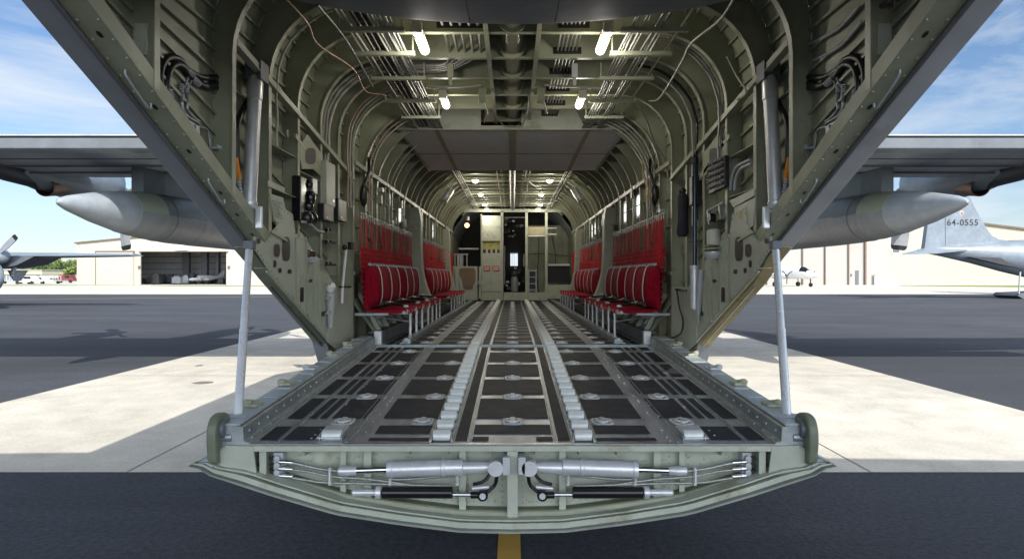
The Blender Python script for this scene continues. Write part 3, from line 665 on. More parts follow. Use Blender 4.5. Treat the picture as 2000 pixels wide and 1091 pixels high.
# side rails of the ramp
for s in (-1, 1):
    m = MB(); a, b = RE + .0, Y0 - .03; secs = []
    for D in (a, b):
        z = zr(D); secs.append([Vector((s * x, D, z + h)) for x, h in ((1.50, .0), (1.50, .014), (1.532, .02), (1.536, .098), (1.548, .104), (1.60, .112), (1.67, .112), (1.665, -.03), (1.5, -.03))])
    m.loft(secs, smooth=False); m.mi = 1
    for i in range(16):
        D = a + .1 + i * .21; z = zr(D); pass
    for i in range(24):
        D = a + .08 + i * .14; z = zr(D); m.obox((s * 1.533, D, z + .06), (.004, 0, 0), (0, .006, 0), (0, 0, .006)); m.obox((s * 1.517, D, z + .018), (.004, 0, 0), (0, .005, 0), (0, 0, .004))
    m.build('side_rail', [STEEL, SILV], ramp, bev=.003)
    m = MB(); secs = []
    for D in (a, b): z = zr(D) + .1125; secs.append([Vector((s * x, D, z + h)) for x, h in ((1.552, -.002), (1.552, .006), (1.685, .008), (1.685, -.03), (1.672, -.03), (1.672, 0))])
    m.loft(secs, smooth=False)
    for i in range(13): D = a + .12 + i * .25; m.obox((s * 1.62, D, zr(D) + .1215), (.05, 0, 0), (0, .004, 0), (0, 0, .002))
    m.build('rail_shelf', M('rail_shelf_paint', (.36, .41, .44), .35, .3, var=.2, vs=8, dirt=(.26, .29, .29), ds=3), ramp)
    for D in (3.95, 4.55, 5.1, 5.75, 6.3):
        m = MB(); z = zr(D) + .122; m.box(min(s * 1.60, s * 1.69), max(s * 1.60, s * 1.69), D, D + .09, z, z + .018); m.rev((s * 1.68, D + .05, z + .01), (0, 0, 1), [(0, .03), (.02, .03), (.03, .015)], 10); m.tube([(s * 1.60, D + .12, z + .008), (s * 1.69, D + .1, z + .02)], .012, 6); m.build('latch', GREEN3 if D != 5.1 else GREYL, ramp, bev=.003)
    # hooked arm at the corner
    m = MB(); y = RE + .0; pts = [(.16, -.10), (-.04, -.10), (-.075, -.02), (-.08, .08), (-.06, .14), (-.02, .17), (.05, .175), (.10, .15), (.13, .09), (.16, .0)]
    m.prism([(s * 1.655, p.x, p.y) for p in spline([(y + a_, zr(RE) + z, 0) for a_, z in pts], 3)], (s * .055, 0, 0)); arm = m.build('corner_arm', M('dark_olive_casting', (.135, .15, .105), .5, dirt=(.09, .095, .07), ds=6), ramp, bev=.012)
    m = MB(); m.rev((s * 1.635, y + .02, zr(RE) + .09), (s, 0, 0), [(0, .02), (0, .055), (.018, .06), (.018, .03)], 16); m.build('arm_disc', GREYD, arm)
    m = MB(); m.rev((s * 1.60, y + .02, zr(RE) + .04), (s, 0, 0), [(0, .03), (.08, .03)], 12); m.box(min(s * 1.57, s * 1.63), max(s * 1.57, s * 1.63), y + .01, y + .07, zr(RE), zr(RE) + .10); m.build('arm_pivot', STEEL, arm)
    # telescopic strut standing on the ramp corner
    a = P(CX + s * 536, 812, 3.82); b = P(CX + s * 514, 484, 4.28)
    mid = a.lerp(b, .48)
    m = MB(); m.tube([a, mid], .0265, 16); k = m.build('strut_lower_tube', M('strut_silver', (.62, .65, .68), .3, .35, var=.05), AC)
    m = MB(); m.tube([mid, b], .0240, 16); m.rev(mid - (b - a).normalized() * .01, b - a, [(0, .0275), (.02, .0275)], 16); m.build('strut_upper_tube', MATS['strut_silver'], AC)
    m = MB(); m.box(a.x - .045, a.x + .045, a.y - .04, a.y + .05, a.z - .05, a.z + .015); m.rev(a + Vector((-.06, 0, -.01)), (1, 0, 0), [(0, .025), (.12, .025)], 10); m.build('strut_foot', STEEL, AC, bev=.006)
    m = MB(); m.box(b.x - .035, b.x + .035, b.y - .03, b.y + .03, b.z - .01, b.z + .05); m.build('strut_head', GREYD, AC, bev=.006)
    # main actuator hanging in the aft bay
    a = P(CX + s * 515, 408, 4.50); b = P(CX + s * 502, 158, 4.60); d = (b - a)
    m = MB(); m.rev(a, d, [(0, .045), (.02, .056), (.05, .056), (.055, .050), (.80, .050), (.805, .056), (d.length - .02, .056), (d.length, .05), (d.length + .06, .03)], 22); act = m.build('ramp_actuator', SILV, AC)
    m = MB(); m.rev(b + d.normalized() * .05 + Vector((-.05, 0, 0)), (1, 0, 0), [(0, .045), (.10, .045)], 14); m.box(b.x - .06, b.x - .035, b.y - .05, b.y + .1, b.z, b.z + .14); m.box(b.x + .035, b.x + .06, b.y - .05, b.y + .1, b.z, b.z + .14); m.build('actuator_clevis', GREYD, act, bev=.006)
    m = MB(); m.box(a.x - .03, a.x + .02, a.y - .03, a.y + .05, a.z - .10, a.z + .01); m.box(a.x + s * -.07 - .025, a.x + s * -.07 + .025, a.y - .01, a.y + .02, a.z - .14, a.z + .02); m.build('actuator_lug', SILV, act, bev=.008)
# tie-down rings
def tiedown():
    m = MB(); w = .068; secs = []
    def rrect(r, z): return [Vector((math.copysign(abs(math.cos(t)) ** .45, math.cos(t)) * r, math.copysign(abs(math.sin(t)) ** .45, math.sin(t)) * r, z)) for t in [2 * math.pi * (i + .5) / 20 for i in range(20)]]
    m.loft([rrect(w * 1.05, .004), rrect(w, .011), rrect(w * .78, .012), rrect(w * .72, .004)], caps=False)
    m.mi = 1; m.loft([rrect(w * .72, .004), rrect(.001, .0035)], caps=False)
    m.mi = 2; m.tube([(.038 * math.cos(t), .038 * math.sin(t), .014) for t in [2 * math.pi * i / 14 for i in range(15)]], .0075, 6, False)
    m.box(-.013, .013, -.052, .052, .006, .022); m.box(-.05, .05, -.010, .010, .006, .016)
    return m
td = tiedown().build('tie_down_ring', [M('pan_metal', (.46, .48, .49), .4, .4, var=.15, vs=30), M('pan_inside', (.16, .17, .18), .5, .3), SILV], ramp, origin=(0, 0, 0))
for s in (-1, 1):
    m = MB(); x0, x1 = sorted((s * .356, s * .468)); a, b = RE + .03, Y0 - .05; m.add([(x0, a, zr(a) + .005), (x1, a, zr(a) + .005), (x1, b, zr(b) + .005), (x0, b, zr(b) + .005)], [(0, 1, 2, 3)]); m.build('roller_tray', BLACK, ramp)
first = True
slope = math.atan2(zr(Y0) - zr(RE), Y0 - RE)
for i, D in enumerate(ring_rows):
    for x in (0, -.575, .575, -1.085, 1.085):
        o = td if first else td.copy()
        if not first: COL.objects.link(o)
        o.location = Vector((x, D, zr(D) + .0)) - ORI[ramp.name]; o.rotation_euler = (slope, 0, 0); first = False
for i in range(19):
    for x in (0, -.575, .575, -1.0, 1.0):
        o = td.copy(); COL.objects.link(o); o.parent = floor; o.location = Vector((x, Y0 + .32 + i * .51 * 1.2, FL)) - ORI[floor.name]; o.rotation_euler = (0, 0, 0)
# rollers
rl = MB(); rl.rev((-.052, 0, .020), (1, 0, 0), [(0, .034), (.003, .038), (.101, .038), (.104, .034)], 16)
rl.mi = 1; rl.box(-.060, -.055, -.045, .045, .0, .030); rl.box(.055, .060, -.045, .045, 0, .030)
rl = rl.build('roller', [M('roller_aluminium', (.58, .61, .60), .42, .2, var=.12, vs=14), STEEL], ramp, origin=(0, 0, 0))
first = True
for s in (-1, 1):
    for i in range(16):
        D = RE + .10 + i * .206
        o = rl if first else rl.copy()
        if not first: COL.objects.link(o)
        first = False; o.location = Vector((s * .412, D, zr(D))) - ORI[ramp.name]; o.rotation_euler = (slope, 0, 0)
    for i in range(49):
        D = Y0 + .12 + i * .25
        o = rl.copy(); COL.objects.link(o); o.parent = floor; o.location = Vector((s * .412, D, FL)) - ORI[floor.name]; o.rotation_euler = (0, 0, 0)
    # single guide roller near the corner
    o = rl.copy(); COL.objects.link(o); o.location = Vector((s * 1.06, 3.72, zr(3.72))) - ORI[ramp.name]; o.scale = (1.1, .9, .9)
    m = MB(); D = 3.83; m.prism([(s * 1.0, D - .16, zr(D) + .005), (s * 1.14, D - .16, zr(D) + .005), (s * 1.16, D + .12, zr(D) + .012), (s * 1.02, D + .12, zr(D) + .012)], (0, 0, .006)); m.build('guide_plate', SILV, ramp)

# ================================================================ RAISED CARGO DOOR, TAIL, WING, ENGINES
m = MB(); secs = []
for D, lift in ((4.45, 0), (4.43, -.004), (3.6, -.005), (2.4, .0), (1.6, .02)):
    row = []
    for i in range(25):
        x = -1.62 + 3.24 * i / 24; row.append(Vector((x, D, 1.765 + .085 * (abs(x) / 1.43) ** 2 * 1.7 + lift)))
    secs.append(row)
m.loft(secs, closed=False)
m.mi = 1
for x in (-.30, .30):
    for i in range(60):
        D = 3.9 + i * .009 * 1.0
        m.obox((x + .0, D, 1.764 + .003), (.003, 0, 0), (0, .0025, 0), (0, 0, .003)) if i % 2 == 0 else None
m.mi = 0
secs2 = [[p + Vector((0, 0, .06)) for p in secs[1]], [p for p in secs[1]]]
m.loft(secs2, closed=False, smooth=False)
m.build('raised_cargo_door', [M('door_grey', (.22, .24, .275), .5), GREYD], AC)
# tail cone over and behind the camera
m = MB(); secs = []
for D, xh, zt, zb in ((2.25, 2.13, 2.45, 1.40), (.5, 2.05, 2.65, 2.20), (-2, 1.7, 3.0, 2.35), (-5, 1.1, 3.3, 2.6), (-8, .3, 3.45, 3.0)):
    h = full(xh, zt, min(.8, xh * .6, (zt - zb) * .7), zb, nv=3, nc=6, nt=3); secs.append([Vector((x, D, z)) for x, z in h])
m.loft(secs, closed=True, caps=False); m.build('tail_cone', GREY, AC)
m = MB(); m.prism([(-.18, 5, 2.5), (-.18, -6.5, 3.2), (-.18, -8.0, 9.6), (-.18, -4.6, 9.6), (-.18, .5, 4.2)], (.36, 0, 0)); m.build('tail_fin', GREY, AC)
for s in (-1, 1):
    m = MB(); m.loft([[(0, 1.9, 3.05), (0, 0, 3.22), (0, -4, 3.05), (0, 0, 2.9)], [(s * 9.5, 1.4, 3.15), (s * 9.5, .2, 3.25), (s * 9.5, -3.0, 3.15), (s * 9.5, .2, 3.05)]], smooth=False); m.build('tailplane', GREY, AC)
# belly and gear sponsons, cockpit: cast the shadow beyond
m = MB(); secs = []
for D, r, zc in ((19.9, 2.1, .45), (23.5, 2.0, .4), (26, 1.4, .1), (27.5, .4, -.2)):
    secs.append([Vector((r * math.cos(t), D, zc + r * math.sin(t))) for t in [2 * math.pi * i / 24 for i in range(24)]])
m.loft(secs, caps=False); m.build('nose_section', GREY, AC)
for s in (-1, 1):
    m = MB(); secs = []
    for D, r in ((8.6, .1), (9.6, .5), (11.2, .62), (15.5, .62), (17.2, .35), (18, .1)):
        secs.append([Vector((s * 2.1 + .55 * r * 1.6 * math.cos(t), D, -.75 + r * math.sin(t))) for t in [2 * math.pi * i / 16 for i in range(16)]])
    m.loft(secs); m.build('gear_fairing', GREY, AC)
    for D in (11.9, 13.6):
        m = MB(); m.rev((s * 2.05, D, GZ + .5), (s, 0, 0), [(0, .3), (.02, .46), (.12, .5), (.34, .5), (.42, .46), (.44, .3)], 20); m.build('wheel', BLACK, AC)
    # wing: root near the fuselage, tip far out; trailing edge faces the camera
    m = MB()
    def foil(x, te, le, z, th):
        c = le - te; P_ = [(0, -.02), (.0, .03), (.35, .62), (.62, .9), (.85, .7), (.96, .3), (1.0, 0.1), (.97, -.12), (.80, -.30), (.45, -.32), (.12, -.17)]
        return [Vector((x, te + c * u, z + th * w)) for u, w in P_]
    m.loft([foil(s * 1.90, 10.95, 14.5, 2.24, .42), foil(s * 9.5, 10.95, 14.5, 2.27, .40), foil(s * 20, 11.9, 14.2, 2.75, .22)], smooth=False)
    wing = m.build('wing', [GREY], AC)
    m = MB(); z0 = 2.20
    # flap: light band facing aft
    for xa, xb in ((2.1, 5.9), (5.93, 9.5), (9.53, 14.6)):
        m.loft([[(s * x, 10.55, 2.095), (s * x, 10.52, 2.115), (s * x, 10.50, 2.275), (s * x, 11.05, 2.37), (s * x, 11.06, 2.13)] for x in (xa, xb)], smooth=False)
    m.build('flap', [M('flap_grey', (.155, .17, .185), .4, dirt=(.14, .155, .165), ds=.8, dt=.55)], wing)
    m = MB(); m.loft([[(s * x, 10.49, 2.312), (s * x, 10.49, 2.335), (s * x, 11.2, 2.46), (s * x, 11.2, 2.42)] for x in (2.1, 14.6)], smooth=False); m.build('spoiler_edge', GREYL, wing)
    m = MB(); m.loft([[(s * x, 10.53, 2.27), (s * x, 10.53, 2.314), (s * x, 11.1, 2.44), (s * x, 11.1, 2.39)] for x in (2.1, 14.6)], smooth=False); m.build('flap_gap', BLACK, wing)
    m = MB()
    for y in (11.6, 12.3, 13.1): m.box(min(s * 2.1, s * 12), max(s * 2.1, s * 12), y, y + .012, 2.10 if y > 12 else 2.12, 2.14)
    m.build('panel_seam', GREYD, wing)
    # external tank on its pylon
    m = MB(); m.mi = 0; X = s * 7.42
    pr = [(0, .02), (.06, .07), (.25, .13), (.9, .27), (1.7, .40)]
    m.rev((X, 10.3, 1.20), (0, 1, 0), pr, 32); cone = m
    tank = MB().rev((X, 12.0, 1.20), (0, 1, 0), [(0, .402), (.7, .47), (1.6, .515), (2.6, .53), (5, .53), (6.2, .46), (7.2, .28), (7.7, .03)], 32).build('external_fuel_tank', split('tank_paint', (.19, .195, .195), (.095, .112, .09), .56), AC)
    cone.build('tank_tail_cone', M('cone_blue_grey', (.30, .335, .365), .35, dirt=(.24, .265, .285), ds=.9, dt=.52), tank)
    m = MB(); m.rev((X, 12.0, 1.20), (0, 1, 0), [(-.006, .399), (.0, .406), (.55, .459), (.70, .473), (.78, .4785), (.79, .4)], 32)
    m.build('tank_band', split('faded_green_grey', (.22, .235, .235), (.26, .30, .215), .50, .45, .03), tank)
    m = MB()
    for y, r in ((13.1, .497), (14.2, .523)): m.rev((X, y, 1.20), (0, 1, 0), [(0, r), (.006, r + .004), (.012, r)], 32)
    m.build('tank_seam', GREYD, tank)
    m = MB(); m.loft([[Vector((X - .12, 12.5, z)), Vector((X - .16, 13.2, z)), Vector((X - .13, 15.0, z)), Vector((X + .13, 15.0, z)), Vector((X + .16, 13.2, z)), Vector((X + .12, 12.5, z))] for z in (1.62, 2.22)], smooth=False); m.build('tank_pylon', M('pylon_grey', (.085, .105, .115), .5), AC)
# engines
NAC = None
for X in (-4.95, 4.95, -10.25, 10.25):
    s = 1 if X > 0 else -1
    m = MB(); secs = []
    for y, rx, rz_, zc in ((13.0, .25, .22, 2.22), (13.7, .42, .36, 2.2), (14.6, .50, .46, 2.22), (15.6, .50, .52, 2.25), (16.1, .40, .46, 2.3), (16.25, .25, .28, 2.10)):
        secs.append([Vector((X + rx * math.cos(t), y, zc + rz_ * math.sin(t))) for t in [2 * math.pi * i / 20 for i in range(20)]])
    m.loft(secs); nac = m.build('engine_nacelle', M('nacelle_grey', (.15, .185, .225), .4), AC)
    m = MB(); secs = []
    for y, r, zc in ((11.0, .05, 2.26), (11.8, .18, 2.22), (12.8, .24, 2.14), (13.6, .22, 2.08)):
        secs.append([Vector((X + r * .9 * math.cos(t), y, zc + r * math.sin(t))) for t in [2 * math.pi * i / 16 for i in range(16)]])
    m.loft(secs); m.build('nacelle_fairing', M('dark_navy_paint', (.028, .034, .048), .45), nac)  # near-black navy over the whole fairing
    m = MB(); m.rev((X * .99, 14.2, 2.02), (-s * .12, -1, -.22), [(0, .24), (.40, .21), (.62, .20), (.62, .185), (.25, .15)], 20); m.build('exhaust_pipe', M('burnt_metal', (.13, .07, .045), .4, .7, var=.4, vs=8, dirt=(.05, .04, .04), ds=4), nac)
    m = MB(); m.rev((X, 16.25, 2.10), (0, 1, 0), [(0, .24), (.25, .24), (.5, .17), (.68, .03)], 18); pr = m.build('propeller', GREYD, AC)
    for k in range(4):
        a = R(8 * s) + k * math.pi / 2 + math.pi; d = Vector((math.sin(a), 0, math.cos(a))); w = Vector((math.cos(a), 0, -math.sin(a)))
        m = MB(); c = Vector((X, 16.45, 2.10)); secs = []
        for r, ch, tw in ((.2, .10, 60), (.6, .17, 40), (1.1, .20, 28), (1.34, .19, 22)):
            v = w * math.cos(R(tw)) + Vector((0, math.sin(R(tw)), 0)); t = d.cross(v) * .02
            secs.append([c + d * r + v * ch + t * .1, c + d * r + t, c + d * r - v * ch - t * .1, c + d * r - t])
        m.loft(secs, smooth=False); bl = m.build('blade', GREYL, pr)
        m = MB(); secs = []
        for r, ch, tw in ((1.341, .19, 22), (1.42, .175, 21), (1.46, .13, 20)):
            v = w * math.cos(R(tw)) + Vector((0, math.sin(R(tw)), 0)); t = d.cross(v) * .02
            secs.append([c + d * r + v * ch + t * .1, c + d * r + t, c + d * r - v * ch - t * .1, c + d * r - t])
        m.loft(secs, smooth=False); m.build('blade_tip', BLACK, bl)

# ================================================================ FORWARD BULKHEAD AND ITS FURNITURE
BD = Y1
def B(px, py, D=BD): return P(px, py, D)
def bbox(m, x0, x1, y0, y1, d=.04, D=BD):
    a = P(x0, y1, D); b = P(x1, y0, D); m.box(a.x, b.x, D, D + d, a.z, b.z); return m
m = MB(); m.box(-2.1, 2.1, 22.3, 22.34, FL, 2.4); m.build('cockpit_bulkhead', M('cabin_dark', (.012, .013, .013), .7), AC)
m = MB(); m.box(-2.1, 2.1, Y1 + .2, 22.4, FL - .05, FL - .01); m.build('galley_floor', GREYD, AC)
m = MB()
bbox(m, 978, 983, 412, 586, .06); bbox(m, 1026, 1031, 412, 586, .06); bbox(m, 1064.6, 1069.7, 412, 586, .06); bbox(m, 939, 941, 418, 586, .06); m.build('bulkhead_post', GREEN2, AC)
m = MB(); m.box(-2.0, 2.0, Y1 + .0, Y1 + .08, P(0, 414, BD).z, P(0, 408, BD).z); m.build('bulkhead_header', GREEN2, AC)
m = MB(); bbox(m, 984, 1026, 571, 586, .3); bbox(m, 1031.5, 1064.4, 571, 586, .3); bbox(m, 1070, 1114, 556, 583, .5); m.build('sill_step', GREEN2, AC)
CB = thing('galley_cabinet', tuple(B(960, 586)), 'tall pale green galley cabinet with two red placards at the far bulkhead', 'cabinet')
m = MB(); bbox(m, 941, 978, 421, 470.5, .5, BD - .05); bbox(m, 941, 978, 494, 586, .5, BD - .05); bbox(m, 941, 943, 470, 494, .5, BD - .05); bbox(m, 976, 978, 470, 494, .5, BD - .05); m.build('cabinet_body', GREEN2, CB)
m = MB(); bbox(m, 943, 976, 471, 494, .02, BD + .3); m.build('counter_recess', M('brass_mottled', (.30, .27, .08), .3, .6, var=.5, vs=6), CB)  # yellow brass tone, mottled by noise
m = MB(); bbox(m, 943, 976, 487, 494, .12, BD - .03); m.build('recess_shelf', BLACK, CB)
for k in range(3):
    m = MB(); m.rev(B(951 + 9 * k, 494, BD - .02), (0, 0, 1), [(0, .035), (.09, .035), (.11, .02)], 10); m.build('cup', GREYL, CB)
m = MB(); bbox(m, 958.4, 958.9, 530, 569, .01, BD - .056); bbox(m, 942, 978, 569, 570, .01, BD - .056); m.build('door_gap', GREYD, CB)
for x in (944, 962):
    f = MB(); bbox(f, x, x + 13, 519.5, 529.5, .01, BD - .062); f = f.build('placard', M('placard_red', (.40, .02, .02), .5), CB)
    m = MB(); bbox(m, x + 1, x + 12, 523.5, 524.8, .004, BD - .067)
    for j in range(4): bbox(m, x + 1.5 + 2.8 * j, x + 3.3 + 2.8 * j, 521, 522.3, .004, BD - .067); bbox(m, x + 1.2 + 2.6 * j, x + 2.9 + 2.6 * j, 526.3, 527.6, .004, BD - .067)
    m.build('lettering', WHITEP, f)
# open rack right of the doorway
RK = thing('storage_rack', tuple(B(1048, 571)), 'small silver shelf rack standing right of the cockpit doorway', 'rack')
m = MB()
for x in (1033, 1047):
    for D in (BD + .15, BD + .6): a = P(x, 571, D); MB().bar(a, a + Vector((0, 0, .72)), .03, .03).build('rack_post', STEEL, RK)
for py in (528, 540, 553, 565):
    m = MB(); bbox(m, 1032, 1048, py, py + 1.5, .5, BD + .12); m.build('shelf', STEEL, RK)
m = MB(); bbox(m, 1034, 1046, 530, 564, .3, BD + .2); m.build('rack_bin', BLACK, RK)
m = MB(); bbox(m, 1031.5, 1064.4, 443, 458, .3); m.build('overhead_box', M('tan_paint', (.32, .29, .18), .5), AC)
m = MB(); bbox(m, 1031.5, 1064.4, 459, 461.5, .2, BD - .03); m.build('overhead_shelf', WHITEP, AC)
# quilted insulation behind the openings
def quilt(x0, x1, y0, y1, D, nx, nz):
    m = MB(); a = P(x0, y1, D); b = P(x1, y0, D); NX, NZ = nx * 6, nz * 6; row = []
    for i in range(NX + 1):
        row.append([Vector((a.x + (b.x - a.x) * i / NX, D - .05 * abs(math.sin(math.pi * i / 6)) ** .5 * abs(math.sin(math.pi * j / 6)) ** .5, a.z + (b.z - a.z) * j / NZ)) for j in range(NZ + 1)])
    return m.loft(row, closed=False)
quilt(1028, 1120, 440, 586, 21.4, 5, 5).build('quilted_insulation', M('quilt_green', (.34, .37, .29), .7), AC)
m = MB(); m.tube(spline([P(1052, 455, 21.2), P(1052, 500, 21.2), P(1049, 540, 21.2), P(1053, 575, 21.2)], 4), .012, 6); m.tube(spline([P(1030, 497, 21.2), P(1060, 495, 21.2), P(1110, 500, 21.2)], 4), .012, 6); m.tube(spline([P(1078, 462, 21.2), P(1085, 500, 21.2), P(1083, 520, 21.2)], 4), .012, 6); m.build('tie_cord', BLACK, AC)
m = MB(); a = P(1070, 552, 20.3); b = P(1112, 519, 20.3)
for i in range(34): x = a.x + (b.x - a.x) * i / 33; m.box(x - .006, x + .006, 20.3, 20.31, a.z, b.z)
m.box(a.x, b.x, 20.32, 20.34, a.z, b.z); m.build('cargo_net', BLACK, AC)
m = MB(); a = P(1070, 519, 20.2); b = P(1112, 515, 20.2); m.box(a.x, b.x, 20.15, 20.25, a.z, b.z); a = P(1070, 446, BD); m.box(a.x, a.x + .27, BD, BD + .1, a.z, a.z + .02); m.box(a.x, a.x + .27, BD, BD + .1, a.z - .19, a.z - .16); m.build('net_rail', WHITEP, AC)
# flight deck seen through the doorway
m = MB(); bbox(m, 997, 1011, 494, 519, .02, 22.2); m.build('cockpit_window', EM('daylight_window', (.80, .88, .95), .9), AC)
m = MB(); bbox(m, 1000, 1001, 494, 519, .02, 22.15); bbox(m, 1004, 1005, 494, 519, .02, 22.15); bbox(m, 996, 1012, 493, 495, .02, 22.15); bbox(m, 984.5, 986.5, 480, 555, .05, 20.2); bbox(m, 1022, 1024.5, 496, 520, .05, 20.2); bbox(m, 985, 1026, 424, 425.2, .05, 20.2); m.build('doorway_trim', GREYL, AC)
ST = thing('crew_seat', tuple(P(1005, 570, 20.6)), 'dark grey crew seat seen through the cockpit doorway', 'seat')
m = MB(); a = P(998, 569, 20.6); b = P(1012, 540, 20.6); m.loft([[Vector((sx * w, 20.6 + d, 0)) + Vector(((a.x + b.x) / 2, 0, z)) for sx, d in ((-1, 0), (-.8, -.06), (.8, -.06), (1, 0), (.8, .06), (-.8, .06))] for w, z in ((.10, a.z), (.12, a.z + .1), (.12, b.z - .12), (.09, b.z))]); m.build('backrest', GREYL, ST)
m = MB(); m.ball(P(1005, 534, 20.6), .11, 6, (1, .5, .9)); m.build('headrest', GREYD, ST)
m = MB()
rnd = random.Random(21)
for i in range(34):
    c = P(rnd.uniform(987, 1024), rnd.choice((rnd.uniform(426, 462), rnd.uniform(520, 568))), rnd.uniform(20.4, 21.6)); w = rnd.uniform(.02, .07); m.box(c.x - w, c.x + w, c.y, c.y + .06, c.z - w * .7, c.z + w * .7)
    m.mi = rnd.choice((0, 0, 0, 1, 2))
m.build('cockpit_equipment', [BLACK, GREYD, STEEL], AC)
# board and partition on the left
PB = thing('partition_board', tuple(P(908, 586, 18.9)), 'pale partition board with a brown rounded inset left of the galley cabinet', 'partition')
m = MB(); bbox(m, 884, 932.6, 520, 586, .05, 18.9); m.build('board_frame', GREEN2, PB, bev=.01)
m = MB(); pts = [(897, 527), (900, 523), (925, 523), (929, 528), (929, 548), (924, 558), (924, 564), (914, 565), (905, 564), (903, 550), (897, 536)]
m.prism([P(x, y, 18.89) for x, y in pts], (0, -.01, 0)); m.build('inset', TANP, PB)
for x, y0 in ((890, 524), (899, 545)):
    m = MB(); m.bar(P(x, y0, 18.86), P(x + 4, 570, 18.86), .07, .02, up=(0, 1, 0)); m.build('brace', GREYL, PB)
m = MB(); m.tube([P(937, 520, 18.9), P(937, 583, 18.9)], .035, 8); m.rev(P(937, 555, 18.85), (0, 0, 1), [(0, .06), (.12, .06)], 10); m.build('handrail_post', GREYL, AC)
RR = thing('equipment_rack', tuple(P(899, 520, 19.2)), 'open white metal rack standing behind the partition board', 'rack')
m = MB()
for x in (888, 893, 898, 903, 911): bbox(m, x, x + (4 if x in (893, 898) else 1.6), 496, 520, .04, 19.2)
m.build('upright', GREYL, RR)
m = MB(); bbox(m, 887, 913, 495, 497, .3, 19.2); bbox(m, 896, 935, 484, 487, .1, 19.6); m.build('top_rail', GREYL, RR)

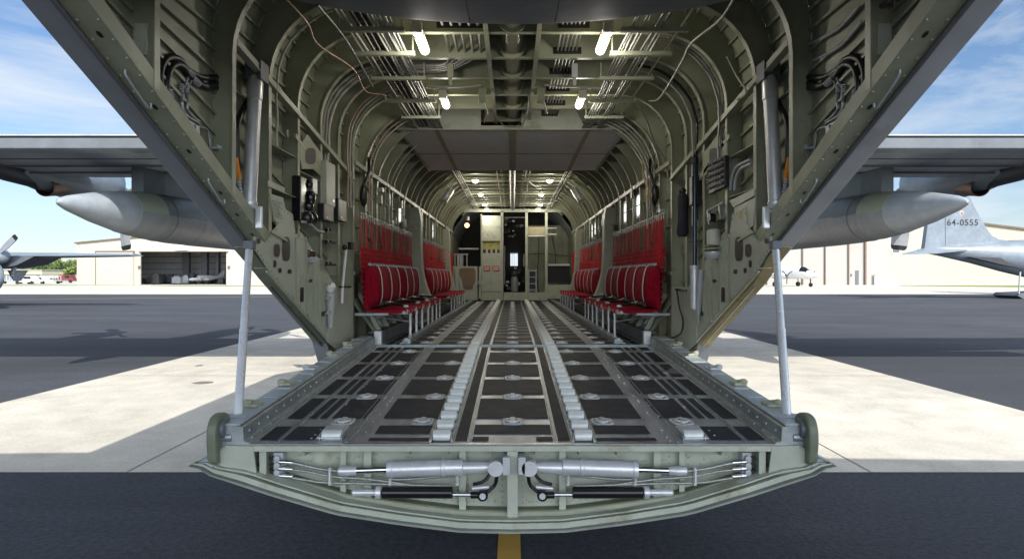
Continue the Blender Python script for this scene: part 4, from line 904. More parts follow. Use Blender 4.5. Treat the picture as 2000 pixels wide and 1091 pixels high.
# ================================================================ SIDE SEATS
def bench(s, D0, D1, legs, label, nstr=6, prim=None, rich=True):
    t = thing('troop_bench', (s * 1.5, (D0 + D1) / 2, FL), label, 'bench seat', 'red fabric benches along the cargo bay walls')
    X = lambda x: s * x
    # seat pan: sagging fabric stretched over tubes
    m = MB(); rows = []; ny = int((D1 - D0) / .09)
    for i in range(ny + 1):
        y = D0 + (D1 - D0) * i / ny; sag = .022 * abs(math.sin(math.pi * i / 6))
        rows.append([Vector((X(x), y, z)) for x, z in ((1.235, -.435), (1.225, -.405), (1.25, -.392), (1.36, -.398 - sag), (1.52, -.402 - sag), (1.68, -.395), (1.70, -.41), (1.5, -.44))])
    m.loft(rows, smooth=True); m.build('seat_pan', RED, t)
    m = MB(); m.tube([(X(1.245), D0 - .02, -.43), (X(1.245), D1 + .02, -.43)], .02, 10); fr = m.build('front_tube', GREYL, t)
    m = MB()
    for i in range(int((D1 - D0) / .22)):
        y = D0 + .08 + i * .22; m.mi = i % 3 == 0; m.box(min(X(1.215), X(1.26)), max(X(1.215), X(1.26)), y, y + .05, -.455, -.400)
    m.build('lacing', [REDN, GREYL], t)
    m = MB(); m.box(min(X(1.42), X(1.80)), max(X(1.42), X(1.80)), D0 - .03, D0 + .0, -.462, -.435); m.tube([(X(1.78), D0 - .01, -.45), (X(1.30), D0 + .9, -.60)], .012, 6); m.tube([(X(1.27), D0, -.445), (X(1.55), D0 + .3, -.445)], .012, 6); m.build('support_bracket', GREYL, t)
    for y in legs:
        m = MB(); m.tube([(X(1.245), y, FL + .06), (X(1.245), y, -.44)], .0165, 10); lg = m.build('leg', WHITEP if s < 0 else SILV, t)
        m = MB(); m.rev((X(1.245), y, FL + .015), (0, 0, 1), [(0, .03), (.02, .03), (.03, .022), (.05, .02)], 10); m.build('foot', STEEL, lg)
    # webbing net
    m = MB(); rnd = random.Random(int(D0 * 10) + s); zt = .69; xw = 1.755
    nv = int((D1 - D0) / .050)
    for i in range(nv):
        y = D0 + (i + .5) * (D1 - D0) / nv; skip = rnd.random() < .30
        w = .0205 if rnd.random() < .8 else .014; sw = rnd.uniform(-.006, .006)
        top = zt if not skip else .30 + .04 * rnd.random()
        zz = [top, .34, .0, -.40]; xs = [xw, xw - .005, xw - .03, xw - .06]
        m.loft([[Vector((X(x - .0 + rnd.uniform(-.004, .004)), y - w + sw * k, z)), Vector((X(x), y + w + sw * k, z))] for k, (x, z) in enumerate(zip(xs, zz)) if z <= top], closed=False, smooth=False)
    for j in range(12):
        z = .30 - j * .058; x = xw + .003 - .05 * (.34 - z) / .74
        pts = [Vector((X(x + rnd.uniform(-.005, .004)), D0 + (D1 - D0) * k / 30, z + rnd.uniform(-.004, .004))) for k in range(31)]
        m.loft([[p + Vector((0, 0, -.018)), p + Vector((0, 0, .018))] for p in pts], closed=False, smooth=False)
    m.build('webbing_back', REDN, t)
    m = MB(); pts = [Vector((X(xw), D0 + (D1 - D0) * k / 24, zt + .03 + .004 * math.sin(k * 2.1))) for k in range(25)]
    m.tube(pts, .008, 6)
    for k in range(int((D1 - D0) / .116)):
        y = D0 + .05 + k * .116; m.bar((X(xw - .006), y, zt + .035), (X(xw - .006), y, zt - .04), .016, .01)
    m.build('suspension_cable', STEEL, t)
    # cushions with straps
    n = 2; cl = (D1 - D0 - .06) / n
    for k in range(n):
        a = D0 + .03 + k * cl; b = a + cl - .04; secs = []
        for i in range(13):
            u = i / 12; y = a + (b - a) * u; e = min(1, math.sin(math.pi * u) * 3.2) ** .6 + .04
            row = []
            for q_, (d, z) in enumerate(((.0, -.385), (.055, -.37), (.085, -.27), (.09, -.14), (.075, .0), (.045, .09), (.0, .115))):
                row.append(Vector((X(1.665 - d * e), y, z)))
            for z in (.09, -.14, -.37): row.append(Vector((X(1.70), y, z)))
            secs.append(row)
        m = MB(); m.loft(secs); cu = m.build('back_cushion', RED, t)
        for q_ in range(nstr // 2):
            y = a + (b - a) * (q_ + .5) / (nstr // 2); m = MB()
            pr = [(1.655, .125), (1.612, .095), (1.582, .0), (1.566, -.14), (1.571, -.27), (1.602, -.375)]
            sp = spline([(X(x), y, z) for x, z in pr], 3); m.loft([[p + Vector((X(-.006), -.030, 0)), p + Vector((X(-.006), .030, 0))] for p in sp], closed=False)
            m.build('strap', STRAP, cu)
    m = MB(); m.tube([(X(1.655), D0 + .02, .122), (X(1.655), D1 - .04, .122)], .011, 8)
    for k in range(int((D1 - D0) / .16)): m.obox((X(1.65), D0 + .08 + k * .16, .122), (.016, 0, 0), (0, .018, 0), (0, 0, .016))
    m.build('cushion_rail', STEEL, t)
    if rich:
        for k in range(4):
            y = D0 + .25 + k * .95
            if y > D1 - .3: break
            m = MB(); pts = spline([(X(1.56), y, -.36), (X(1.52), y + .12, -.35), (X(1.47), y + .27, -.365), (X(1.38), y + .36, -.385)], 4)
            m.loft([[p + Vector((-.03, 0, .0)), p + Vector((-.02, 0, .03)), p + Vector((.02, 0, .035)), p + Vector((.03, 0, .0))] for p in pts]); m.ball((X(1.53), y + .14, -.345), .055, 5, (1, 1.9, .7)); m.build('lap_belt', BLACK, t)
            m = MB(); m.ball((X(1.30), y + .2, -.378), .035, 5, (1, 1.4, .5)); m.build('buckle', GREYL if k % 2 else STRAP, t)
    return t
L1 = [7.69, 8.18, 8.69, 9.32, 9.81, 10.34, 10.80]; L2 = [12.86, 13.5, 14.2, 14.8, 15.6, 16.4]
bench(-1, 7.25, 11.0, L1, 'red bench with webbing back on the left wall, the one nearest the ramp')
bench(1, 7.25, 11.0, L1, 'red bench with webbing back on the right wall, the one nearest the ramp')
bench(-1, 12.15, 16.5, L2, 'red bench on the left wall between the pale main frames, farther from the ramp', rich=False)
bench(1, 12.15, 16.5, L2, 'red bench on the right wall between the pale main frames, farther from the ramp', rich=False)
for s in (-1, 1):
    m = MB()
    for i in range(10): y = 17.15 + i * .1; m.box(s * 1.72 - .006, s * 1.72 + .006, y, y + .085, -.1 if s < 0 else .05, .62)
    tag(m.build('stowed_webbing', REDN), 'short strip of red webbing hung far down the %s wall' % ('left' if s < 0 else 'right'), 'webbing')

# ================================================================ CEILING LAMPS
LAMP = EM('lamp_tube_glow', (1, .86, .62), 4.0)
LAMPW = M('lamp_housing', (.5, .49, .42), .4)
def lamp(s, D, L_, label, z=1.985):
    x = s * .775; t = thing('ceiling_lamp', (x, D, z + .05), label, 'lamp', 'tube lamps under the cargo bay ceiling')
    sl = .0
    m = MB(); m.box(x - .04, x + .04, D - .07, D, z - .03, z + .06); m.box(x - .045, x + .045, D - .075, D - .06, z - .035, z + .03); m.tube([(x, D, z + .055), (x, D + L_, z + .055)], .02, 6); m.build('housing', LAMPW, t, bev=.005)
    m = MB(); m.rev((x, D, z), (0, 1, 0), [(0, .034), (.012, .042), (L_ - .02, .042), (L_, .03)], 16); m.build('glowing_tube', LAMP, t)
    m = MB(); m.tube([(x + .046 * math.cos(a), D + .03, z + .046 * math.sin(a)) for a in [math.pi * 2 * i / 14 for i in range(15)]], .005, 5, False); m.build('retaining_ring', BLKM, t)
    ld = bpy.data.lights.new('lamp_light', 'POINT'); ld.energy = 10; ld.color = (1, .94, .84); ld.shadow_soft_size = .08
    lo = bpy.data.objects.new('lamp_light', ld); COL.objects.link(lo); lo.parent = t; lo.location = (0, L_ / 2, -.05 - .12)
    return t
where = {5.15: 'nearest the ramp', 7.05: 'just aft of the grey soffit panel'}
for D in (5.15, 7.05):
    for s in (-1, 1): lamp(s, D, .46 if D < 6 else .38, 'lit tube lamp on the %s of the ceiling, %s' % ('left' if s < 0 else 'right', where[D]))
DL = MB()
for i, D in enumerate((13.2, 15.4, 17.6, 18.9)):
    for s in (-1, 1):
        x = s * (.775 if i != 1 or s < 0 else .70); t = thing('dome_lamp', (x, D, 2.0), 'small round lit lamp in the %s ceiling row, %s beyond the soffit panel' % ('left' if s < 0 else 'right', ('first', 'second', 'third', 'last')[i]), 'lamp', 'round lamps in the forward ceiling')
        m = MB(); m.rev((x, D, 2.02), (0, 0, -1), [(0, .05), (.04, .08)], 14); m.build('shade', LAMPW, t)
        m = MB(); m.rev((x, D, 1.985), (0, 0, -1), [(0, .07), (.04, .06), (.06, .03)], 14); m.build('bulb', LAMP, t)
        ld = bpy.data.lights.new('lamp_light', 'POINT'); ld.energy = 15; ld.color = (1, .92, .78); ld.shadow_soft_size = .1
        lo = bpy.data.objects.new('lamp_light', ld); COL.objects.link(lo); lo.parent = t; lo.location = (0, 0, -.2)
for s in (-1, 1):
    c = P(CX + s * 128, 379, 13.0)
    m = MB(); m.bar(c + Vector((s * .07, -.1, -.16)), c + Vector((-s * .07, .1, .12)), .16, .10, up=(0, 1, 0)); m.tube([c + Vector((s * .07, -.12, -.12)), c + Vector((-s * .06, -.12, .1))], .03, 8)
    tag(m.build('wall_light', SILV, bev=.01), 'unlit silver oblong light high on the %s wall' % ('left' if s < 0 else 'right'), 'wall light')
t = thing('amber_lamp', tuple(P(912, 436, 18.0)), 'small amber lamp glowing on the far left wall', 'lamp')
m = MB(); m.ball(P(912, 440, 18.0), .07, 6); m.build('bulb', EM('amber_glow', (1, .62, .25), 3.0), t); m = MB(); m.rev(P(914, 430, 18.0), (0, 0, 1), [(0, .05), (.1, .03)], 10); m.build('cap', GREYL, t)

# ================================================================ CEILING PIPES, CABLES AND BRACKETS
CAB = [PIPE, M('conduit_dull', (.24, .24, .21), .45, var=.25, vs=15), M('conduit_silver', (.36, .36, .34), .42, .4)]
def run(name, pts, r, mat, k=5, n=6, parent=AC):
    m = MB(); m.tube(spline(pts, k) if k > 1 else pts, r, n); return m.build(name, mat, parent)
rnd = random.Random(31)
def wob(x, y, z, a=.008): return (x + rnd.uniform(-a, a), y, z + rnd.uniform(-a, a))
# left tray: one dark ladder tray between two groups of conduits
ys = [4.3, 4.95, 5.6, 6.25, 7.0, 7.7, 8.75]
for x in (-1.30, -1.265, -1.09, -1.06, -1.025, -1.0, -.985, -.955, -.93):
    run('ceiling_conduit', [wob(x, y, 1.955) for y in ys], .0105, CAB[rnd.randrange(3)], 2)
m = MB(); m.box(-1.235, -1.115, 4.3, 8.6, 1.985, 1.99); m.build('cable_tray', BLACK, AC)
m = MB()
for i in range(60): y = 4.35 + i * .07; m.bar((-1.23, y, 1.97), (-1.12, y + .02, 1.975), .018, .006)
m.build('tray_rungs', M('tray_dark', (.06, .06, .055), .4, .3), AC)
for x in (-1.20, -1.15): run('ceiling_conduit', [wob(x, y, 1.965) for y in ys], .007, CAB[0], 2)
for x in (.93, .955, .98, 1.01, 1.035, 1.12, 1.145, 1.17, 1.20):
    run('ceiling_conduit', [wob(x, y, 1.955) for y in ys], .0095, CAB[rnd.randrange(3)], 2)
run('ceiling_conduit', [(1.36, y, 2.0) for y in ys], .012, CAB[1], 1)
for s in (-1, 1):
    for D, w in ((4.98, .27), (5.52, .27), (6.22, .27), (7.02, .27), (7.75, .24)):
        m = MB(); c = s * 1.12; m.box(c - w, c + w, D - .02, D + .02, 1.915, 1.932); m.box(c - w, c + w, D - .022, D - .018, 1.915, 1.95)
        for e in (-1, 1): m.box(c + e * (w - .02) - .006, c + e * (w - .02) + .006, D - .006, D + .006, 1.93, 2.09)
        m.build('conduit_hanger', GREEN3, AC)
# groups passing through the frame webs
for i in range(5): run('ceiling_conduit', [(-.60 + i * .075, 4.2, 2.14), (-.60 + i * .075, 5.9, 2.14)] + ([(-.62 + i * .06, 6.2, 2.13), (-.72 + .0 * i, 6.35 + .06 * i, 2.12), (-1.0, 6.4 + .05 * i, 2.12), (-1.3, 6.4 + .05 * i, 2.10)]), .0135, CAB[0 if i % 2 else 2], 4)
for i in range(6): run('ceiling_conduit', [(.43 + i * .036, 4.2, 2.15), (.43 + i * .036, 8.8, 2.15)], .0095, CAB[2 if i % 2 else 0], 1)
for D in (4.78, 5.42, 6.06, 6.67, 7.29, 7.9):
    m = MB(); m.box(.39, .66, D - .012, D - .006, 2.115, 2.18); 
    if D < 6: m.box(-.65, -.25, D - .012, D - .006, 2.115, 2.17)
    m.build('web_cutout', BLACK, AC)
for s in (-1, 1):
    run('cross_conduit', [(s * .35, 6.95, 2.09), (s * .8, 6.97, 2.07), (s * 1.3, 6.95, 2.08)], .014, CAB[0])
    m = MB()
    c = Vector((s * .62, 6.3, 2.0)); m.box(c.x - .03, c.x + .03, c.y - .03, c.y + .03, c.z - .04, c.z + .1); m.rev(c + Vector((0, 0, -.04)), (0, 0, -1), [(0, .018), (.05, .022), (.07, .01)], 8); m.build('sensor_block', GREYL if s > 0 else GREEN3, AC, bev=.004)
    m = MB(); c = Vector((s * .33, 7.1, 2.02)); m.box(c.x - .05, c.x + .03, c.y - .05, c.y + .05, c.z - .08, c.z + .08); m.tube([c, c + Vector((.06, .05, -.2))], .012, 6); m.build('junction_box', GREEN3, AC, bev=.004)
for pts in ([(.0 - .2, 7.3, 2.1), (-.22, 7.6, 1.98), (-.12, 8.0, 1.9), (.02, 8.3, 1.95), (.12, 8.5, 2.05)], [(-.33, 7.3, 2.1), (-.3, 7.6, 1.95), (-.36, 8.0, 1.92)]):
    run('loose_wire', pts, .006, COPPER)
run('loose_wire', [(.2, 7.3, 2.15), (.18, 7.8, 2.0), (.12, 8.3, 1.95)], .009, PIPE)
# wall-hugging conduits: follow an arch at depth D from angle a to b
def archrun(name, D, s, z0, z1x, r, mat, off=.0, dD=0., xh=1.80, zt=2.05, n_=2):
    h = full(xh - off, zt - off, rr(D), z0, nv=5, nc=10, nt=4); h = [p for p in h if p[0] * s > z1x]
    if s < 0: h = [(x, z) for x, z in h]
    else: h = h[::-1]
    pts = [Vector((x + rnd.uniform(-.006, .006), D + dD * i / len(h), z)) for i, (x, z) in enumerate(h)]
    return run(name, pts, r, mat, n_)
for off in (0, .028, .056): archrun('curved_conduit', 6.28, -1, .95, .85, .016, PIPE, -.10 + off, .25)
archrun('curved_conduit', 4.9, -1, 1.0, 1.2, .010, PIPE, -.03)
for k, mt in enumerate((COPPER, PIPE, CAB[1])): archrun('curved_wire', 7.0 + .02 * k, -1, .75, .9, .010, mt, -.02 + .02 * k, -.1)
for k in range(3): archrun('curved_conduit', 5.55 + .0 * k, 1, 1.0 - .1 * k, 1.2, .009, CAB[k], -.05 + .02 * k)
archrun('curved_conduit', 6.28, 1, .55, 1.0, .014, BLKM, -.03); archrun('curved_conduit', 6.35, 1, .5, 1.2, .010, PIPE, -.01)
for D in (9.2, 10.4, 12.2, 13.4, 14.6): archrun('curved_conduit', D, -1, -.2, .9, .010, CAB[int(D) % 3]); archrun('curved_conduit', D + .2, 1, -.2, .9, .010, CAB[int(D + 1) % 3])
for i in range(4): archrun('curved_wire', 8.0 + .05 * i, 1, .9 - .1 * i, 1.1, .010, CAB[i % 3], .02 * i)
for i in range(2): archrun('curved_wire', 7.95 + .05 * i, -1, .5, 1.0, .009, [COPPER, PIPE][i], .02 * i)
# slack diagonal cables
run('slack_cable', [P(555, -5, 4.2), P(600, 45, 4.5), P(622, 88, 4.9), P(690, 135, 5.6), P(714, 178, 6.2), P(750, 186, 6.4), P(752, 200, 6.5)], .0075, COPPER, 6)
run('slack_cable', [P(620, 10, 4.3), P(680, 85, 5.2), P(728, 170, 6.4)], .011, GREYD)
run('slack_cable', [P(1435, -5, 4.2), P(1405, 40, 4.6), P(1350, 85, 5.0), P(1332, 120, 5.4), P(1290, 190, 6.2), P(1268, 197, 6.4)], .010, PIPE, 6)
run('slack_cable', [P(1240, 195, 6.4), P(1262, 232, 6.8), P(1275, 270, 7.2), P(1300, 315, 7.5), P(1305, 350, 7.6)], .010, PIPE)
run('slack_cable', [P(1440, 195, 4.9), P(1458, 180, 4.8), P(1440, 150, 5.0), P(1420, 110, 5.0)], .008, PIPE)
CONDG = M('forward_conduit', (.15, .155, .12), .55)
# forward part of the ceiling: many thin rods, brackets
for i in range(12):
    D = 12.2 + i * .55
    for s in (-1, 1): m = MB(); m.bar((s * 1.15, D, 1.98), (s * .95, D, 1.98), .03, .02); m.bar((s * 1.45, D, 1.72), (s * 1.15, D, 1.98), .02, .02); m.build('ceiling_bracket', GREEN3, AC)
for x in (-1.12, -1.08, -1.04, -1.0, 1.0, 1.04, 1.08, 1.12, -.3, .33): run('ceiling_conduit', [wob(x, y, 1.95) for y in (10.9, 13.4, 15, 17, 19)], .009, CONDG, 1)
run('ceiling_conduit', [(.27, 12.1, 2.0), (.27, 12.9, 1.98), (.45, 13.4, 1.9), (.62, 13.8, 1.92)], .012, PIPE)
rnd = random.Random(77)
for i in range(34):       # small brackets and clips over the walls of the bay
    s = rnd.choice((-1, 1)); D = rnd.uniform(7.6, 18.5); z = rnd.uniform(.75, 1.25)
    m = MB(); m.box(s * 1.82 - .03, s * 1.82 + .03, D, D + rnd.uniform(.05, .16), z, z + rnd.uniform(.03, .14)); m.build('wall_bracket', rnd.choice((GREEN3, BLACK, GREYL, GREEN3)), AC)
for s, D, z, mt in ((-1, 7.55, .95, BLACK), (1, 7.9, 1.0, BLACK), (1, 8.3, 1.05, TAN)):
    m = MB(); m.ball((s * 1.78, D, z), .07, 5, (.7, 1, 2.0)); m.tube(spline([(s * 1.78, D, z + .1), (s * 1.74, D + .1, z + .3), (s * 1.72, D, z + .45)], 4), .02, 6); m.build('hanging_pouch', mt, AC)

# ================================================================ EQUIPMENT ON THE SIDE WALLS
def wbox(px0, py0, px1, py1, s, x=1.80, d=.06):
    # a box on the wall whose visible face spans the pixels (left wall coordinates)
    a = WP(px0, py0, x); b = WP(px1, py1, x); z0 = min(a.z, b.z); z1 = max(a.z, b.z); zc = (CY - (py0 + py1) / 2); Dm = (a.y + b.y) / 2
    z0 = (CY - py1) * Dm / F; z1 = (CY - py0) * Dm / F
    m = MB(); m.box(min(s * x, s * (x + d)), max(s * x, s * (x + d)), a.y, b.y, z0, z1); return m, Vector((s * x, Dm, z0)), Vector((s * x, Dm, z1))
m, c, _ = wbox(638, 318, 655, 402, -1, 1.78); t = thing('electrical_box', tuple(c), 'flat olive green electrical box on the left wall above a black box', 'electrical box'); m.build('box_body', GREEN2, t, bev=.006)
m, c, _ = wbox(649, 390, 653, 394, -1, 1.775, .01); m.build('latch', BLKM, t)
for (a, b, c_, d, lab) in ((633, 400, 652, 432, 'black instrument box under the olive electrical box'), (661, 390, 677, 432, 'narrow black box on the left wall frame beside the red bench')):
    m, c, _ = wbox(a, b, c_, d, -1, 1.77); t = thing('instrument_box', tuple(c), lab, 'instrument box'); m.build('box_body', BLACK, t, bev=.006); m, c, _ = wbox(a + 4, d - 9, a + 8, d - 6, -1, 1.765, .01); m.build('switch', GREYL, t)
t = thing('hydraulic_pump', tuple(WP(602, 432, 1.8)), 'black hydraulic pump unit with valves on the left wall', 'pump')
m, c, _ = wbox(588, 345, 599, 432, -1, 1.80, .08); m.build('pump_body', BLKM, t, bev=.008)
m = MB()
for k, (px, py, r) in enumerate(((604, 360, .035), (606, 385, .05), (603, 402, .045), (610, 425, .05), (600, 425, .05))): m.rev(WP(px, py, 1.80), (0, 0, 1), [(-r, r * .7), (0, r), (r, r * .7)], 10)
m.build('valve', BLKM, t)
run('drain_hose', [WP(590, 433, 1.8), WP(605, 437, 1.8), WP(620, 450, 1.8), WP(632, 453, 1.8)], .012, GREYL)
m, c, _ = wbox(612, 350, 620, 378, -1, 1.82, .02); tag(m.build('hand_lever', SILV, bev=.004), 'small chrome lever plate beside the black pump unit', 'lever')
t = thing('placard_board', tuple(WP(545, 440)), 'green instruction board with lines of small lettering on the left wall', 'placard')
PLG = M('placard_green', (.34, .38, .30), .5)
def wq(pts, x, s=-1): return [Vector((s * x, abs(WP(px, py, x).y), WP(px, py, x).z)) for px, py in pts]
m = MB(); m.prism(wq([(527, 378), (553, 386), (566, 446), (537, 432)], 1.825), (-.008, 0, 0)); m.build('board', PLG, t)
m = MB(); rnd = random.Random(2)
for i in range(7):
    u = .12 + i * .11; a = Vector((530 + 8 * u, 385 + 45 * u)); b = Vector((553 + 10 * u, 392 + 48 * u)); e = a.lerp(b, rnd.uniform(.6, .95)); k = 6
    for j in range(k):
        p0 = a.lerp(e, (j + .1) / k); p1 = a.lerp(e, (j + rnd.uniform(.6, .9)) / k); m.add(wq([(p0.x, p0.y), (p1.x, p1.y), (p1.x, p1.y + 1.6), (p0.x, p0.y + 1.6)], 1.820), [(0, 1, 2, 3)])
m.build('lettering', M('grey_lettering', (.13, .14, .13), .6), t)
m = MB(); m.prism(wq([(524, 352), (556, 366), (556, 377), (524, 364)], 1.822), (-.006, 0, 0)); m.build('label_strip', PLG, t)
for s in (-1, 1):   # black pipe behind the actuator and orange sleeve with beaded line
    q = lambda px, py, x=1.93: Vector((s * x, abs(WP(px, py, x).y), WP(px, py, x).z))
    run('black_pipe', [q(488, 190), q(470, 225), q(463, 250), q(463, 300), q(466, 350), q(474, 405)], .022, BLACK, 5, 8)
    m = MB(); m.tube([q(459, 308, 1.90), q(466, 348, 1.90)], .021, 8); m.build('orange_sleeve', ORANGE, AC)
    m = MB(); a = q(466, 350, 1.90); b = q(473, 400, 1.90)
    for i in range(9): m.ball(a.lerp(b, i / 8), .02, 4, (1, 1, .7))
    m.build('beaded_line', GREYL, AC)
    # hydraulic hoses of the aft bay
    HB = t = thing('hose_manifold', tuple(q(432, 160, 2.0)), 'black hydraulic hoses with white marks looping in the %s aft bay' % ('left' if s < 0 else 'right'), 'hydraulic hoses', 'looping hydraulic hoses of the aft bays')
    m = MB(); c = q(434, 145, 2.0)
    for k in range(4): m.box(c.x - .03, c.x + .03, c.y - .04, c.y + .05, c.z + .09 - k * .09, c.z + .15 - k * .09)
    m.build('valve_block', GREYD, t, bev=.006)
    loops = ([(318, 195), (312, 150), (320, 120), (335, 112), (352, 118), (368, 138), (395, 152), (430, 150)], [(330, 200), (325, 165), (332, 135), (345, 126), (358, 132), (372, 152), (400, 168), (432, 160)], [(366, 145), (390, 165), (415, 172), (436, 165), (434, 128)], [(355, 200), (354, 180), (362, 160), (368, 150)], [(366, 200), (365, 180), (370, 162), (374, 152)])
    for k, pts in enumerate(loops):
        run('hose', [q(px, py, 1.95) for px, py in pts], .021 if k < 3 else .011, BLACK if k < 3 else GREYD, 6, 8, t)
    m = MB()
    for a, b in (((316, 168), (318, 188)), ((329, 174), (331, 192)), ((366, 136), (378, 148)), ((374, 152), (388, 165)), ((354, 165), (354, 182)), ((365, 165), (364, 182)), ((434, 128), (434, 142))):
        p0, p1 = q(*a, 1.945), q(*b, 1.945)
        for i in range(4): c0 = p0.lerp(p1, i / 4 + .03); c1 = p0.lerp(p1, i / 4 + .17); m.tube([c0, c1], .0235 if a[0] < 350 or a[0] > 366 else .015, 8)
    m.build('white_mark', GREYL, t)
    run('thin_tube', [q(355, 200), q(358, 220), q(372, 232), q(386, 240), q(392, 250)], .010, STEEL, 5, 6, t)
    run('thin_tube', [q(366, 200), q(366, 215), q(378, 230), q(390, 238)], .010, STEEL, 5, 6, t)
    m = MB(); m.bar(q(335, 222), q(385, 252), .03, .03); m.bar(q(378, 245), q(378, 285), .05, .04, up=(0, 1, 0)); m.ball(q(345, 230), .03, 5); m.build('bracket', STEEL, t)
    run('thin_tube', [q(385, 248), q(405, 255), q(411, 290), q(420, 325), q(440, 345), q(447, 346)], .009, STEEL, 5, 6, t)
    run('thin_tube', [q(412, 288), q(430, 290), q(446, 290)], .010, GREYL, 3, 6, t)
    MB().ball(q(440, 344), .02, 4).build('tube_union', GREYL, t); MB().ball(q(428, 288), .02, 4, (1, 1.6, 1)).build('tube_union', GREYL, t)
# left lower wall
for s in (-1, 1):      # flanges and bolts over the corner plates
    for px0, py0, px1, py1 in ((598, 462, 598, 612), (578, 464, 578, 592), (612, 520, 612, 628), (530, 452, 560, 470), (520, 530, 640, 664)):
        a = WP(px0, py0, 1.818); b = WP(px1, py1, 1.818); MB().bar((s * abs(a.x), a.y, a.z), (s * abs(b.x), b.y, b.z), .018, .012, up=(1, 0, 0)).build('plate_flange', GREEN3, AC)
    m = MB(); rnd = random.Random(44)
    for k in range(60):
        px = rnd.uniform(520, 636); py = 455 + (px - 520) * .95 + rnd.uniform(20, 95) - max(0, px - 598) * .6
        c = WP(px, min(py, 462 + (px - 490) * 1.12 - 14), 1.819); m.obox((s * abs(c.x), c.y, c.z), (.003, 0, 0), (0, .008, 0), (0, 0, .008))
    for px, py, w, h in ((590, 575, 3, 14), (632, 612, 4, 4), (566, 530, 3, 4), (607, 548, 3, 3)):
        c = WP(px, py, 1.8185); e = c.y / F; m = MB(); m.box(min(s * 1.817, s * 1.819), max(s * 1.817, s * 1.819), c.y - w * e * 3, c.y + w * e * 3, c.z - h * e, c.z + h * e); m.build('plate_slot', BLACK, AC)
t = thing('white_hand_lamp', tuple(WP(645, 600)), 'white hand lamp in a clip low on the left wall', 'hand lamp')
m = MB(); m.rev(WP(645, 560, 1.79), (0, 0, 1), [(-.05, .03), (0, .055), (.04, .04)], 12); m.build('lamp_head', WHITEP, t)
m = MB(); a = WP(645, 572, 1.79); m.rev(a, (0, 0, -1), [(0, .045), (.28, .03), (.34, .02)], 12); m.build('lamp_body', GREYL, t)
for k, (py) in enumerate((452, 475, 517, 557, 585, 612)):
    m = MB(); a = WP(636, py, 1.81); b = WP(655, py, 1.81); m.bar(a, b, .016, .02); m.rev(WP(641, py - 1, 1.80), (0, 0, 1), [(0, .03), (.025, .03)], 8); m.build('clamp_bar', GREEN3 if k > 2 else BLKM, AC)
t = thing('inspection_rod', tuple(WP(668, 600)), 'slim white rod clipped upright beside the red bench', 'rod')
m = MB(); m.tube([WP(676, 488, 1.78), WP(669, 560, 1.78), WP(668, 592, 1.78)], .014, 8); m.build('rod', WHITEP, t); m = MB(); m.box(-1.80, -1.76, 6.9, 7.02, .28, .36); m.ball(WP(673, 483, 1.77), .03, 5); m.tube([WP(664, 560, 1.78), WP(684, 560, 1.78)], .012, 6); m.build('clip', BLKM, t)
m, c, _ = wbox(604, 488, 617, 502, -1, 1.81, .08); tag(m.build('lamp_unit', BLKM, bev=.01), 'black knob unit above a white bracket on the left wall', 'control unit')
m = MB(); m.rev(WP(610, 506, 1.80), (0, 0, 1), [(-.03, .06), (0, .075), (.02, .04)], 10); tag(m.build('beacon_base', GREYL), 'round white base below the black knob unit', 'fitting')
m = MB(); m.rev(WP(562, 261, 1.84) + Vector((.0, 0, 0)), (1, 0, 0), [(-.004, .035), (0, .035)], 16); m.build('web_hole', BLACK, AC)
# right wall
q = lambda px, py, x=1.80: Vector((x, x * F / (px - CX), (CY - py) * x / (px - CX)))
t = thing('connector_panel', tuple(q(1398, 380)), 'black panel crowded with rows of connectors on the right wall', 'panel')
m = MB(); m.prism([q(1382, 318), q(1415, 303), q(1415, 365), q(1400, 372), (q(1384, 380))], (.04, 0, 0)); m.build('panel_body', BLACK, t, bev=.006)
m = MB()
for r_ in range(5):
    for k in range(6): MB().rev(q(1386 + k * 5, 322 + r_ * 11.5 - k * 2.2, 1.80), (-1, 0, 0), [(0, .012), (.012, .016), (.025, .010)], 8).build('connector', [GREYD], t)
for r_ in range(5):
    run('jumper_wire', [q(1384, 327 + r_ * 11.5, 1.775), q(1398, 320 + r_ * 11.5, 1.77), q(1412, 314 + r_ * 11.5, 1.775)], .004, BLKM, 3, 5, t)
t = thing('damper_strut', tuple(q(1357, 600)), 'long upright strut with dark rod and grey cylinder on the right wall', 'strut')
m = MB(); m.tube([q(1357, 318, 1.79), q(1357, 518, 1.79)], .020, 12); m.build('strut_rod', M('blue_black_metal', (.05, .06, .09), .2, .6), t)
m = MB(); m.rev(q(1357, 518, 1.79), (0, 0, -1), [(0, .045), (.03, .05), (.035, .045), (.42, .043), (.44, .02)], 16); m.build('strut_cylinder', SILV, t)
m = MB(); m.rev(q(1357, 320, 1.79), (0, 0, 1), [(0, .035), (.06, .035), (.08, .015)], 12); m.box(1.76, 1.86, q(1357, 0).y - .05, q(1357, 0).y + .05, q(1357, 385).z - .08, q(1357, 345).z); m.build('strut_head', BLACK, t, bev=.005)
m = MB(); m.tube([q(1370, 527, 1.80), q(1365, 595, 1.80), q(1364, 628, 1.80)], [.025, .025, .012], 10); tag(m.build('grey_rod', GREYL), 'slim grey rod leaning beside the strut cylinder on the right wall', 'rod')
t = thing('fabric_sleeve', tuple(q(1333, 460)), 'rolled black fabric sleeve strapped to the right wall above an oval hole', 'sleeve')
m = MB(); secs = []
for i, (py, w) in enumerate(((376, .03), (384, .05), (400, .055), (430, .05), (455, .058), (462, .04))):
    c = q(1333, py, 1.77); secs.append([c + Vector((w * math.cos(a) * (1 + .15 * math.sin(3 * a + i)), w * math.sin(a), 0)) for a in [2 * math.pi * k / 12 for k in range(12)]])
